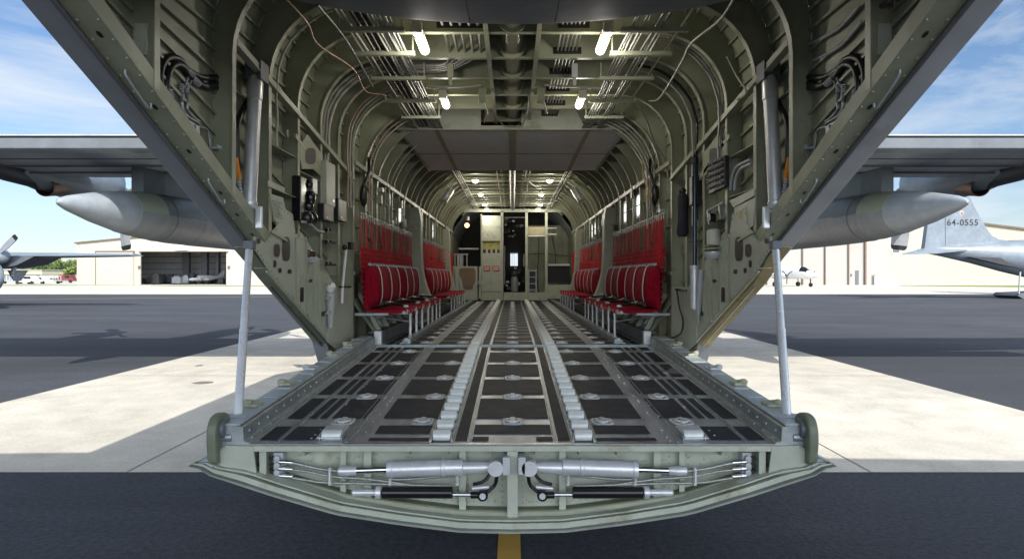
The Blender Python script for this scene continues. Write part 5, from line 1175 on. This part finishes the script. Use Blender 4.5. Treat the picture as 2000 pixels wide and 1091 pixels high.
m.loft(secs); m.build('sleeve', M('navy_fabric', (.018, .02, .028), .8), t); m = MB(); c = q(1333, 373, 1.77); m.ball(c, .04, 5); m.build('knot', BLACK, t)
m = MB(); a = q(1333, 481, 1.838); m.add([a + Vector((0, .05 * math.cos(t_), .055 * math.sin(t_))) for t_ in [2 * math.pi * k / 16 for k in range(16)]], [tuple(range(16))]); m.build('wall_hole', BLACK, AC)
m = MB(); m.box(1.77, 1.84, 6.55, 6.58, .2, .34); 
t = thing('fluid_canister', tuple(q(1394, 478)), 'small cream canister on a bracket on the right wall', 'canister'); MB().rev(q(1394, 478, 1.79), (0, 0, 1), [(0, .055), (.005, .06), (.13, .06), (.14, .03)], 14).build('canister_body', M('cream_plastic', (.5, .5, .42), .5), t)
MB().box(1.75, 1.84, q(1402, 0).y, q(1384, 0).y, q(1394, 480).z, q(1394, 479).z + .005).build('canister_bracket', GREEN3, t)
t = thing('bowl_light', tuple(q(1393, 500)), 'shallow silver bowl fitting below the cream canister', 'fitting'); MB().rev(q(1393, 492, 1.79), (0, 0, -1), [(0, .085), (.02, .085), (.06, .06)], 16).build('bowl', SILV, t)
MB().box(1.74, 1.84, q(1405, 0).y, q(1383, 0).y, q(1393, 487).z, q(1393, 485).z).build('bowl_bracket', GREEN3, t)
t = thing('pulley_bracket', tuple(q(1390, 440)), 'steel pulley bracket with two arms on the right wall', 'bracket')
m = MB(); m.tube([q(1382, 412, 1.80), q(1413, 395, 1.80)], .010, 6); m.build('cross_rod', GREYL, t)
for px, py in ((1384, 412), (1407, 402)):
    MB().bar(q(px, py, 1.80), q(px + 3, py + 26, 1.80), .03, .03).build('arm', STEEL, t)
MB().rev(q(1396, 425, 1.80), (-1, 0, 0), [(0, .04), (.05, .04)], 12).build('pulley', BLKM, t)
for pts in ([(1427, 372), (1430, 345), (1440, 325), (1465, 312)], [(1435, 372), (1437, 350), (1447, 330), (1467, 320)]):
    run('bent_tube', [q(x, y, 1.85) for x, y in pts], .013, GREYL, 5, 8)
m = MB(); m.prism([q(1425, 392, 1.82), q(1473, 368, 1.82), q(1473, 382, 1.82), q(1432, 405, 1.82)], (.02, 0, 0)); tag(m.build('step_shelf', GREEN2), 'slanted green bracket shelf under the bent tubes on the right wall', 'bracket')
t = thing('hatch_panel', tuple(q(1450, 470)), 'green riveted access panel with a small pale label on the right wall', 'panel')
m = MB(); m.prism([q(1434, 405, 1.828), q(1476, 385, 1.828), q(1471, 440, 1.828), q(1446, 462, 1.828), q(1432, 462, 1.828)], (.006, 0, 0)); m.build('panel_sheet', GREEN2, t)
m = MB(); m.prism([q(1443, 414, 1.822), q(1451, 410, 1.822), q(1451, 427, 1.822), q(1443, 428, 1.822)], (.004, 0, 0)); m.build('label', TAN, t)
run('control_cable', [q(1322, 565, 1.78), q(1327, 600, 1.78), q(1334, 625, 1.78), q(1330, 650, 1.78), q(1312, 660, 1.78)], .010, BLACK, 5, 6)
m = MB(); m.tube([q(1320, 565, 1.78), q(1340, 567, 1.78)], .013, 6); m.build('cable_clip', BLKM, AC)
for s in (-1, 1):
    m = MB(); m.rev((s * 1.68, 6.75, FL - .05), (0, 0, 1), [(0, .05), (.06, .05), (.065, .06), (.09, .06), (.10, .045), (.15, .05), (.16, .03)], 14); m.build('hinge_damper', SILV, AC)
run('fitting_tube', [q(1555, 95, 1.95), q(1600, 78, 1.95), q(1640, 55, 1.95), q(1680, 12, 1.95)], .011, GREYL, 5, 6)
run('fitting_tube', [q(1590, 118, 1.95), q(1640, 92, 1.95), q(1685, 42, 1.95)], .011, GREYL, 5, 6)
run('fitting_tube', [q(1573, 180, 1.95), q(1571, 215, 1.95), q(1577, 240, 1.95), q(1573, 300, 1.95), q(1560, 345, 1.95)], .012, GREYL, 5, 6)
run('rod_tube', [q(1715, 18, 1.9), q(1760, -15, 1.9)], .012, GREYD, 2, 6)

# ================================================================ HANGARS
def G(px, D): return Vector(((px - CX) * D / F, D, GZ))
def hsheet(name, ribbed=True):
    m = M(name, (.41, .38, .315), .55, var=.05, vs=.15, dirt=(.36, .33, .27), ds=.1, dt=.62)
    if ribbed:
        t = m.node_tree; n = t.nodes; l = t.links; b = n['Principled BSDF']; c = n.new('ShaderNodeTexCoord'); w = n.new('ShaderNodeTexWave'); w.bands_direction = 'X'; w.inputs['Scale'].default_value = .55
        l.new(c.outputs['Object'], w.inputs['Vector']); bp = n.new('ShaderNodeBump'); bp.inputs['Distance'].default_value = .12; bp.inputs['Strength'].default_value = .3; l.new(w.outputs['Fac'], bp.inputs['Height']); l.new(bp.outputs[0], b.inputs['Normal'])
    return m
HS = hsheet('hangar_sheet'); HD = M('hangar_door_sheet', (.33, .315, .29), .6, var=.05, vs=.2); HL = M('hangar_plain_sheet', (.43, .40, .335), .55, var=.04, vs=.2)
DL_ = 120.0
H1 = thing('hangar', tuple(G(340, DL_)), 'cream hangar on the left with a wide open dark doorway', 'hangar')
def hx(px, D=DL_): return (px - CX) * D / F
def hz(py, D=DL_): return (CY - py) * D / F
# front wall as butted pieces round the opening (px 274..442, top 491)
m = MB(); xl, xr, xo0, xo1 = hx(150), hx(620), hx(274), hx(442); zt = hz(491)
m.prism([(xl, DL_, GZ), (hx(263), DL_, GZ), (hx(263), DL_, zt), (xl, DL_, zt)], (0, .3, 0))
m.prism([(hx(263), DL_, GZ), (xo0, DL_, GZ), (xo0, DL_, zt), (hx(263), DL_, zt)], (0, .3, 0))
m.prism([(xo1, DL_, GZ), (xr, DL_, GZ), (xr, DL_, zt), (xo1, DL_, zt)], (0, .3, 0))
m.prism([(xl, DL_, zt), (xr, DL_, zt), (xr, DL_, hz(468)), (hx(385), DL_, hz(452)), (xl, DL_, hz(475))], (0, .3, 0))
m.build('front_wall', HL, H1)
m = MB(); m.bar((xl - .3, DL_ + .1, hz(474.5)), (hx(385), DL_ + .1, hz(451.5)), .8, .25); m.bar((hx(385), DL_ + .1, hz(451.5)), (xr, DL_ + .1, hz(467.5)), .8, .25); m.build('roof_edge', BROWN, H1)
m = MB(); m.prism([(xl, DL_ + .3, GZ), (xl, DL_ + .3, hz(475)), (xl, DL_ + 45, hz(475)), (xl, DL_ + 45, GZ)], (.3, 0, 0)); m.box(xl, xr, DL_ + 45, DL_ + 45.3, GZ, hz(470)); m.box(xr - .3, xr, DL_ + .3, DL_ + 45, GZ, hz(470)); m.build('side_wall', HL, H1)
m = MB(); m.prism([(xl, DL_ + .3, hz(474)), (hx(385), DL_ + .3, hz(451.3)), (xr, DL_ + .3, hz(467))], (0, 45, 0)); m.build('roof', GREYD, H1)
m = MB(); m.box(hx(191), hx(262), DL_ - .5, DL_ - .15, GZ, hz(492.5)); m.build('sliding_door', HL, H1)
m = MB(); m.box(hx(189), hx(264), DL_ - .55, DL_ - .1, hz(492.5), hz(490)); m.box(hx(189.5), hx(190.3), DL_ - .5, DL_ - .15, GZ, hz(492)); m.box(hx(273), hx(446), DL_ - .4, DL_ - .05, hz(492), hz(490.6)); m.build('door_track', BROWN, H1)
m = MB(); m.box(hx(346), hx(367), DL_ - .6, DL_ - .05, hz(489), hz(474)); m.build('door_pocket', WHITEP, H1)
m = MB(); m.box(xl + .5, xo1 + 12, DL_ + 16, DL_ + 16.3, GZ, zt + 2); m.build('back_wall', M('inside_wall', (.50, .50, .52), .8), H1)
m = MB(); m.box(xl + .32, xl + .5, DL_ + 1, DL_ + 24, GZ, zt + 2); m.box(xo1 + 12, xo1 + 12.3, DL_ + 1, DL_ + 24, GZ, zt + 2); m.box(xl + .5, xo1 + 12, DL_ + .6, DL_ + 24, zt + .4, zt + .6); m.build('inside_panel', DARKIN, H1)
for px in (292, 331, 364, 412):
    MB().box(hx(px), hx(px) + (1.3 if px < 350 else .5), DL_ + 12, DL_ + 13, GZ, zt + .4).build('column', GREYD, H1)
for py in (502, 514, 526, 536):
    MB().box(xl + .6, xo1 + 6, DL_ + 15.6, DL_ + 15.9, hz(py, DL_ + 16), hz(py - 1, DL_ + 16)).build('wall_girt', GREYD, H1)
for px in (271, 446): MB().box(hx(px), hx(px) + .35, DL_ - .3, DL_ - .02, GZ + 3.1, GZ + 3.6).build('wall_lamp', BROWN, H1)
rnd = random.Random(12)
kinds = [('tool_cart', 'cart'), ('work_stand', 'stand'), ('equipment_crate', 'crate')]
desc = ['grey tool cart just inside the left edge of the hangar doorway', 'low steel work stand beside the leftmost tool cart', 'black crate left of the first dark column in the hangar', 'pale grey cart in front of the first dark column', 'tall grey stand right of the first hangar column', 'dark crate between the first and second hangar columns', 'small cart below the second hangar column', 'wide stand in the middle of the dark hangar floor', 'squat crate left of the airplane in the hangar', 'cart beside the tail of the airplane in the hangar', 'stand behind the airplane in the hangar', 'crate at the right edge of the hangar doorway']
for i in range(12):
    px = 279 + i * 13.8 + rnd.uniform(-2, 2); D = DL_ + rnd.uniform(3, 14); b = Vector((hx(px, D), D, GZ)); w = rnd.uniform(.35, .9); h = rnd.uniform(.8, 2.0)
    t = thing(kinds[i % 3][0], tuple(b), desc[i], kinds[i % 3][1], 'workshop equipment inside the left hangar')
    mt = rnd.choice((GREYD, STEEL, BLACK, GREYL, GREYD)); m = MB(); m.box(b.x - w, b.x + w, b.y - .4, b.y + .4, GZ + .25, GZ + h); m.box(b.x - w * .6, b.x + w * .6, b.y - .3, b.y + .3, GZ + h, GZ + h + .25); m.build('body', mt, t)
    m = MB(); m.rev((b.x - w * .7, b.y - .4, GZ + .15), (0, 1, 0), [(0, .15), (.8, .15)], 8); m.build('wheel', BLACK, t); m = MB(); m.rev((b.x + w * .7, b.y - .4, GZ + .15), (0, 1, 0), [(0, .15), (.8, .15)], 8); m.build('wheel', BLACK, t)

DR = 118.0
H2 = thing('hangar', tuple(G(1750, DR)), 'large cream ribbed hangar on the right with tall grey sliding doors', 'hangar')
X = lambda px, D=DR: (px - CX) * D / F
Z = lambda py, D=DR: (CY - py) * D / F
m = MB(); m.prism([(X(1690), DR, GZ), (X(2260), DR, GZ), (X(2260), DR, Z(480)), (X(1800), DR, Z(423)), (X(1690), DR, Z(437))], (0, .3, 0)); m.build('front_wall', HS, H2)
m = MB(); m.bar((X(1800), DR + .1, Z(422)), (X(2260), DR + .1, Z(479)), .9, .35); m.bar((X(1300), DR + .1, Z(455)), (X(1800), DR + .1, Z(422)), .9, .35); m.build('roof_edge', BROWN, H2)
m = MB(); m.prism([(X(1300), DR + .35, GZ), (X(2260), DR + .35, GZ), (X(2260), DR + .35, Z(480)), (X(1800), DR + .35, Z(423)), (X(1300), DR + .35, Z(455))], (0, 50, 0)); m.build('hangar_body', HL, H2)
doors = [1300, 1365, 1430, 1497, 1567, 1611, 1657, 1688]
for a, b in zip(doors, doors[1:]):
    dpt = DR + .1
    m = MB(); m.box(X(a + 1.2), X(b), dpt, dpt + .2, GZ, Z(468)); m.build('sliding_door', HD, H2)
    m = MB(); m.box(X(a - .8), X(a + 1.2), dpt - .25, dpt + .2, GZ, Z(468)); m.build('door_post', BROWN, H2)
m = MB(); m.box(X(1300), X(1690), DR, DR + .3, Z(468), Z(452)); m.build('door_header', HL, H2)
m = MB(); m.box(X(1688), X(1691.5), DR - .2, DR + .1, GZ, Z(440)); m.build('door_post', BROWN, H2)
m = MB(); m.box(X(1671), X(1677.5), DR + .03, DR + .1, GZ, Z(528)); m.build('personnel_door', GREYD, H2)
m = MB(); m.box(X(1661.5), X(1664.5), DR + .03, DR + .1, Z(539.5), Z(534.5)); m.build('notice_box', GREYD, H2)
f = MB(); f.box(X(1742), X(1757), DR - .1, DR, Z(495), Z(481)); f = f.build('window_frame', WHITEP, H2); m = MB(); m.box(X(1743), X(1756), DR - .13, DR - .1, Z(493), Z(483)); m.build('pane', GREYD, f)
m = MB(); m.box(X(1705), X(1708), DR - .5, DR - .05, GZ, Z(538)); m.box(X(1709), X(1711), DR - .4, DR - .05, GZ, Z(545)); m.ball((X(1706), DR - .4, Z(536)), .2, 5); m.build('standpipe', GREYL, H2)

# ================================================================ TREES AND LOW BUILDINGS FAR LEFT
LEAFS = [M('tree_leaves', (.075, .115, .03), .8, var=.4, vs=.6), M('tree_leaves_light', (.13, .17, .045), .8, var=.4, vs=.6)]
BARK = M('bark', (.10, .07, .05), .9)
tl = ['low tree behind the sheds, leftmost in the far tree line', 'rounded tree second from the left in the far tree line', 'tallest tree at the middle of the far tree line', 'bushy tree just right of the tallest far tree', 'lower tree left of the gap in the far tree line', 'tree nearest the corner of the left hangar', 'tree half hidden by the left hangar corner']
for i, (px, h, w) in enumerate(((60, 4.5, 3.0), (78, 6.0, 3.6), (95, 8.4, 4.4), (110, 7.4, 3.8), (122, 6.0, 3.4), (137, 7.6, 3.8), (150, 7.0, 3.4))):
    D = 205 + (i % 3) * 6; b = G(px, D); t = thing('tree', tuple(b), tl[i], 'tree', 'far tree line beside the left hangar'); rnd = random.Random(i + 50)
    m = MB(); m.tube([b, b + Vector((.1, 0, h * .35)), b + Vector((-.1, .1, h * .8))], [.28, .2, .06], 7)
    for k in range(4): a = rnd.uniform(0, 6.28); m.tube([b + Vector((0, 0, h * .35)), b + Vector((w * .5 * math.cos(a), w * .5 * math.sin(a), h * .7))], [.12, .03], 5)
    m.build('trunk', BARK, t); m = MB(); cl = []
    for k in range(16):
        a = rnd.uniform(0, 6.28); r = rnd.uniform(0, w * .9); cl.append(b + Vector((r * math.cos(a), r * math.sin(a), h * rnd.uniform(.32, .9) - r * .12)))
    for c in cl:
        m.mi = 0 if rnd.random() < .5 else 1; R_ = rnd.uniform(.8, 1.5)
        for k in range(70):
            d = Vector((rnd.gauss(0, 1), rnd.gauss(0, 1), rnd.gauss(0, 1))).normalized() * R_ * rnd.random() ** .4; u = Vector((rnd.gauss(0, 1), rnd.gauss(0, 1), rnd.gauss(0, 1))).normalized(); v = u.orthogonal().normalized() * .22; u = u * .22
            q_ = c + d; m.add([q_ - u - v, q_ + u - v, q_ + u + v, q_ - u + v], [(0, 1, 2, 3)])
    m.build('crown', LEAFS, t)
SH = M('shed_cream', (.48, .43, .31), .6)
for px0, px1, D, top, lab in ((-60, 82, 190, 527, 'low cream shed with an open blue-grey front, left of the tree line'), (82, 151, 185, 538, 'long low cream shed below the tree line')):
    b = G((px0 + px1) / 2, D); t = thing('shed', tuple(b), lab, 'shed'); x0, x1 = hx(px0, D), hx(px1, D); z1 = hz(top, D)
    m = MB(); m.box(x0, x1, D, D + 9, z1 - (z1 - GZ) * .42, z1); m.build('fascia', SH, t); m = MB(); m.box(x0 + .3, x1 - .3, D + .6, D + 9, GZ, z1 - (z1 - GZ) * .42); m.build('wall', M('shed_blue', (.22, .27, .34), .6), t)
    m = MB(); m.box(x0 - .3, x1 + .3, D - .3, D + 9.3, z1, z1 + .15); m.build('roof', GREYL, t)
    for k in range(5):
        xx = x0 + (x1 - x0) * (k + .5) / 5; MB().box(xx - .1, xx + .1, D + .35, D + .5, GZ, z1 - (z1 - GZ) * .42).build('post', SH, t)
def vehicle(px, D, L_, h, mat, name, lab, cat):
    b = G(px, D); t = thing(name, tuple(b), lab, cat, None)
    m = MB(); m.prism([(b.x - L_ / 2, D, GZ + .45), (b.x + L_ / 2, D, GZ + .45), (b.x + L_ / 2, D, GZ + h * .55), (b.x + L_ * .36, D, GZ + h * .6), (b.x + L_ * .26, D, GZ + h), (b.x - L_ * .48, D, GZ + h)], (0, 1.9, 0)); m.build('body', mat, t, bev=.08)
    for k in (-.32, .32): m = MB(); m.rev((b.x + L_ * k, D - .08, GZ + .36), (0, 1, 0), [(0, .2), (0, .36), (.25, .36)], 14); m.build('wheel', BLACK, t)
    m = MB(); m.prism([(b.x - L_ * .05, D - .02, GZ + h * .62), (b.x + L_ * .31, D - .02, GZ + h * .62), (b.x + L_ * .235, D - .02, GZ + h * .93), (b.x - L_ * .05, D - .02, GZ + h * .93)], (0, .04, 0)); m.build('side_window', BLKM, t)
vehicle(48, 128, 4.6, 1.7, WHITEP, 'parked_van', 'small white van parked on the far left apron', 'van')
vehicle(70, 131, 4.4, 1.5, WHITEP, 'parked_car', 'white car parked between the far van and the sheds', 'car')
vehicle(128, 150, 3.6, 1.9, M('dark_red_paint', (.16, .03, .03), .4), 'tow_tractor', 'small dark red tow tractor parked before the long shed', 'tractor')
for px, lab in ((24, 'silver baggage trailer with wire sides, left of the white van'), (97, 'silver baggage trailer with wire sides, right of the white car')):
    b = G(px, 134); t = thing('trailer', tuple(b), lab, 'trailer'); m = MB(); m.box(b.x - 2.4, b.x + 2.4, 134, 136, GZ + .6, GZ + .75); m.build('bed', GREYL, t)
    m = MB()
    for k in range(9): m.box(b.x - 2.4 + k * .59, b.x - 2.32 + k * .59, 134, 134.06, GZ + .75, GZ + 1.6)
    m.box(b.x - 2.4, b.x + 2.4, 134, 134.08, GZ + 1.6, GZ + 1.68); m.build('side_rails', SILV, t)
    for k in (-1.7, 1.7): m = MB(); m.rev((b.x + k, 134, GZ + .33), (0, 1, 0), [(0, .33), (.25, .33)], 12); m.build('wheel', BLACK, t)

# ================================================================ OTHER AIRCRAFT
def plane(name, px, D, yaw, k, lab, mat, twin=True, zl=0):
    b = G(px, D); t = thing(name, tuple(b), lab, 'aircraft'); ca, sa = math.cos(yaw), math.sin(yaw)
    def T(x, y, z): return Vector((b.x + k * (x * ca - y * sa), b.y + k * (x * sa + y * ca), GZ + k * z))   # x forward, y to the left
    m = MB(); secs = []
    for x, ry, rz_, zc in ((6.2, .08, .08, 1.55), (5.4, .40, .38, 1.6), (4.4, .62, .60, 1.7), (3.5, .72, .85, 1.95), (2, .76, .95, 2.05), (-1.5, .74, .9, 2.05), (-4, .42, .5, 2.2), (-6.3, .10, .14, 2.5)):
        secs.append([T(x, ry * math.cos(a), zc + rz_ * math.sin(a)) for a in [2 * math.pi * i / 18 for i in range(18)]])
    m.loft(secs); m.build('fuselage', mat, t)
    for s in (-1, 1):
        m = MB(); m.loft([[T(1.6, s * .5, 1.5), T(.8, s * .5, 1.66), T(-1.0, s * .5, 1.5), T(.6, s * .5, 1.38)], [T(.7, s * 8.3, 2.15), T(.4, s * 8.3, 2.22), T(-.5, s * 8.3, 2.15), T(.2, s * 8.3, 2.1)]], smooth=False); m.build('wing', mat, t)
        m = MB(); m.loft([[T(x, s * 2.5 + .38 * r * math.cos(a), 1.62 + .42 * r * math.sin(a)) for a in [2 * math.pi * i / 12 for i in range(12)]] for x, r in ((-1.2, .2), (.3, .9), (2.0, 1), (2.7, .6))]); nc = m.build('engine_nacelle', mat, t)
        m = MB(); m.loft([[T(x, s * 2.5 + r * math.cos(a), 1.62 + r * math.sin(a)) for a in [2 * math.pi * i / 10 for i in range(10)]] for x, r in ((2.7, .2), (3.2, .03))]); pr = m.build('propeller', GREYD, nc)
        m = MB()
        for j in range(3):
            a = .5 + 2.094 * j; d = Vector((0, math.cos(a), math.sin(a))); m.prism([T(2.85, s * 2.5 + d.y * .2 - d.z * .08, 1.62 + d.z * .2 + d.y * .08), T(2.85, s * 2.5 + d.y * .2 + d.z * .08, 1.62 + d.z * .2 - d.y * .08), T(2.85, s * 2.5 + d.y * 1.2 + d.z * .06, 1.62 + d.z * 1.2 - d.y * .06), T(2.85, s * 2.5 + d.y * 1.2 - d.z * .06, 1.62 + d.z * 1.2 + d.y * .06)], T(.04, 0, 0) - T(0, 0, 0))
        m.build('propeller_blades', BLACK, nc)
        m = MB(); m.tube([T(.8, s * 2.5, 1.3), T(.8, s * 2.5, .35)], .06 * k, 6); m.rev(T(.8, s * 2.5 - .1, .35), T(0, 1, 0) - T(0, 0, 0), [(0, .34 * k), (.22 * k, .34 * k)], 12); m.build('landing_gear', BLACK, t)
        m = MB(); m.loft([[T(-5.2, s * .1, 2.45), T(-6.3, s * .1, 2.5), T(-6.0, s * .1, 2.38)], [T(-5.7, s * 2.6, 2.55), T(-6.3, s * 2.6, 2.58), T(-6.0, s * 2.6, 2.5)]], smooth=False); m.build('tailplane', mat, t)
    m = MB(); m.tube([T(4.8, 0, 1.3), T(4.8, 0, .3)], .05 * k, 6); m.rev(T(4.8, -.1, .28), T(0, 1, 0) - T(0, 0, 0), [(0, .28 * k), (.2 * k, .28 * k)], 12); m.build('nose_gear', BLACK, t)
    m = MB(); m.prism([T(-4.2, .06, 2.6), T(-6.4, .06, 2.6), T(-7.0, .06, 4.6), T(-6.1, .06, 4.6)], T(0, -.12, 0) - T(0, 0, 0)); m.build('tail_fin', mat, t)
    m = MB(); m.loft([[T(x, ry * math.cos(a), zc + rz_ * math.sin(a)) for a in [math.pi * (.08 + .84 * i / 10) for i in range(11)]] for x, ry, rz_, zc in ((4.45, .50, .42, 1.95), (3.9, .66, .80, 1.98), (3.45, .74, .90, 1.98))], closed=False); m.build('windshield', BLKM, t)
    return t
plane('parked_airplane', 1527, 104, R(-62), 1.12, 'small white twin propeller airplane parked before the right hangar doors', WHITEP)
plane('parked_airplane', 402, 129, R(-120), .62, 'small white airplane parked inside the dark left hangar', WHITEP)

# airplane at the left edge: only nose, wing, nacelle and a blade are in view
LP = thing('patrol_airplane', tuple(G(-30, 37)), 'grey propeller airplane cut by the left edge, its wing reaching over the hangar', 'aircraft')
D = 37; Q = lambda px, py, d=D: P(px, py, d)
SKYG = M('pale_blue_grey_paint', (.19, .225, .26), .38, dirt=(.15, .175, .20), ds=.5, dt=.5)
m = MB(); c = Q(18, 540, 34); m.loft([[Vector((c.x - .35 - y * 1.15 + r * math.cos(a), 33.2 + y, c.z + zz + r * .92 * math.sin(a))) for a in [2 * math.pi * i / 24 for i in range(24)]] for y, r, zz in ((0, .05, -.15), (.12, .5, -.1), (.5, .9, -.05), (1.3, 1.2, 0), (4, 1.4, 0), (12, 1.3, .2), (18, .4, .8))]); m.build('fuselage', SKYG, LP)
a = Q(262, 499); b = Q(-250, 500)
m = MB(); m.loft([[Vector((a.x, 36.6, a.z)), Vector((a.x, 37.2, a.z + .12)), Vector((a.x, 38.0, a.z)), Vector((a.x, 37.2, a.z - .06))], [Vector((b.x, 35.5, b.z - .10)), Vector((b.x, 37.0, b.z + .32)), Vector((b.x, 39.5, b.z)), Vector((b.x, 37.0, b.z - .30))]], smooth=False); m.build('wing', SKYG, LP)
m = MB(); c = Q(40, 513); m.loft([[Vector((c.x - 1.6 + x + 0, 36.2, c.z + z)) for x, z in ((-1.6, .35), (3.0, .35), (2.0, -.15), (.9, -.38), (-1.6, -.38))], [Vector((c.x - 1.6 + x, 38.5, c.z + z)) for x, z in ((-1.6, .35), (3.0, .35), (2.0, -.1), (.9, -.3), (-1.6, -.3))]], smooth=False); m.build('engine_nacelle', GREYD, LP)
c = Q(-8, 500, 35.5); m = MB(); m.ball(c + Vector((0, .3, 0)), .45, 8, (1, 1.2, 1)); pr = m.build('propeller_hub', SKYG, LP)
for (px, py, w) in ((32, 461, .14), (-60, 470, .14), (-20, 560, .14)):
    e = Q(px, py, 35.2); d = (e - c); n_ = d.cross(Vector((0, 1, 0))).normalized(); m = MB(); m.loft([[c + d * u + n_ * w_ + Vector((0, -.03, 0)), c + d * u - n_ * w_ + Vector((0, -.03, 0)), c + d * u - n_ * w_ + Vector((0, .03, 0)), c + d * u + n_ * w_ + Vector((0, .03, 0))] for u, w_ in ((.2, .09), (.5, .16), (.88, .17))], smooth=False); bl = m.build('blade', GREY, pr)
    m = MB(); m.loft([[c + d * u + n_ * w_ + Vector((0, -.03, 0)), c + d * u - n_ * w_ + Vector((0, -.03, 0)), c + d * u - n_ * w_ + Vector((0, .03, 0)), c + d * u + n_ * w_ + Vector((0, .03, 0))] for u, w_ in ((.881, .17), (1, .13))], smooth=False); m.build('blade_tip', BLACK, bl)
m = MB(); m.tube([Q(28, 520), Q(24, 540)], .12, 8); m.prism([Q(14, 528), Q(40, 528), Q(26, 549)], (0, .6, 0)); m.build('landing_gear', GREYL, LP)

# second transport on the right: fin, tailplane, rear fuselage with its own lowered ramp
TP = thing('transport_aircraft', tuple(G(2200, 50)), 'grey transport aircraft at the right edge with a numbered tail fin', 'aircraft')
D = 50; Q = lambda px, py, d=D: P(px, py, d)
m = MB(); poly = [Q(1805, 489), Q(1821, 372), Q(1889, 372), Q(1903, 402), Q(1925, 442), Q(1938, 460), Q(1952, 467), Q(1985, 471), Q(2060, 475), Q(1960, 492)]
m.prism(poly, (0, .45, 0)); fin = m.build('tail_fin', SKYG, TP, bev=.03)
m = MB(); m.prism([Q(1846, 380), Q(1847, 380), Q(1847, 487), Q(1846, 487)], (0, -.02, 0)); m.build('rudder_gap', GREYD, fin)
cu = bpy.data.curves.new('tail_number', 'FONT'); cu.body = '64-0555'; cu.size = .68; cu.extrude = .004; cu.align_x = 'CENTER'; cu.space_character = 1.12; cu.offset = .006
to = bpy.data.objects.new('tmp', cu); COL.objects.link(to); bpy.context.view_layer.update(); me = bpy.data.meshes.new_from_object(to.evaluated_get(bpy.context.evaluated_depsgraph_get())); bpy.data.objects.remove(to)
no = bpy.data.objects.new('tail_number', me); COL.objects.link(no); me.materials.clear(); me.materials.append(BLACK); no.parent = fin; no.rotation_euler = (R(90), 0, 0); no.location = Q(1880, 440) + Vector((0, -.012, 0)) - ORI[fin.name]
m = MB(); c = Q(1878, 416); m.prism([c + Vector((.17 * math.cos(a), -.006, .21 * math.sin(a))) for a in [2 * math.pi * i / 12 for i in range(12)]], (0, .004, 0)); m.mi = 1; m.prism([c + Vector((.10 * math.cos(a) + .02, -.012, .12 * math.sin(a) - .03)) for a in [2 * math.pi * i / 7 for i in range(7)]], (0, .004, 0)); m.build('fin_emblem', [M('emblem_tan', (.45, .36, .30), .6), M('emblem_brown', (.25, .12, .10), .6)], fin)
m = MB(); secs = []
for x, r, zc in ((32.2, .10, 1.95), (34, .42, 1.92), (36.5, .82, 1.75), (39, 1.25, 1.50), (42, 1.65, 1.2), (46, 2.0, .85), (62, 2.1, .6)):
    secs.append([Vector((x, 50.25 + r * math.cos(a), zc + r * math.sin(a))) for a in [2 * math.pi * i / 28 for i in range(28)]])
m.loft(secs); m.build('fuselage', SKYG, TP)
m = MB()   # dark solid added in place of the shaded open underside
m.prism([Vector((x, 50.2 - 1.0, z)) for x, z in ((35.6, 1.42), (38, .85), (42, .02), (46, -.9), (46, .3), (42, .9), (38, 1.35))], (0, 2.0, 0)); m.build('ramp_opening', DARKIN, TP)
for s in (-1, 1):
    m = MB(); y = 50.25
    if s < 0: v = [Q(1762, 497.5, 47.5), Q(1830, 495, 47.5), Q(1900, 488), Q(1805, 487), Q(1785, 492, 48)]
    else: v = [Q(1800, 489), Q(1962, 478.5, 54), Q(1950, 482, 52), Q(1905, 490)]
    m.loft([v, [p + Vector((0, 0, .10)) for p in v]], smooth=False); m.build('tailplane', SKYG, TP)
m = MB(); m.prism([Vector((x, 49, z)) for x, z in ((39.2, GZ + .25), (39.6, GZ + .02), (46, GZ + .2), (46, GZ + .75), (39.4, GZ + .45))], (0, 2.6, 0)); m.build('lowered_ramp', GREYD, TP)
for x in (39.35, 42.3): MB().tube([(x, 49.1, GZ + .4), (x + .1, 49.1, .25)], .06, 8).build('ramp_strut', GREYL if x < 40 else BLACK, TP)
m = MB()
for i in range(5): m.box(39.8 + i * .35, 39.95 + i * .35, 49.3, 49.6, GZ + .45, GZ + .55)
m.build('ramp_clutter', BLACK, TP)
for s in (-1, 1):
    m = MB(); m.prism([(49, 50.25 + s * 2, 2.5), (53, 50.25 + s * 2, 2.5), (52, 50.25 + s * 17, 3.0), (50, 50.25 + s * 17, 3.0)], (0, 0, .3)); m.build('wing', SKYG, TP)
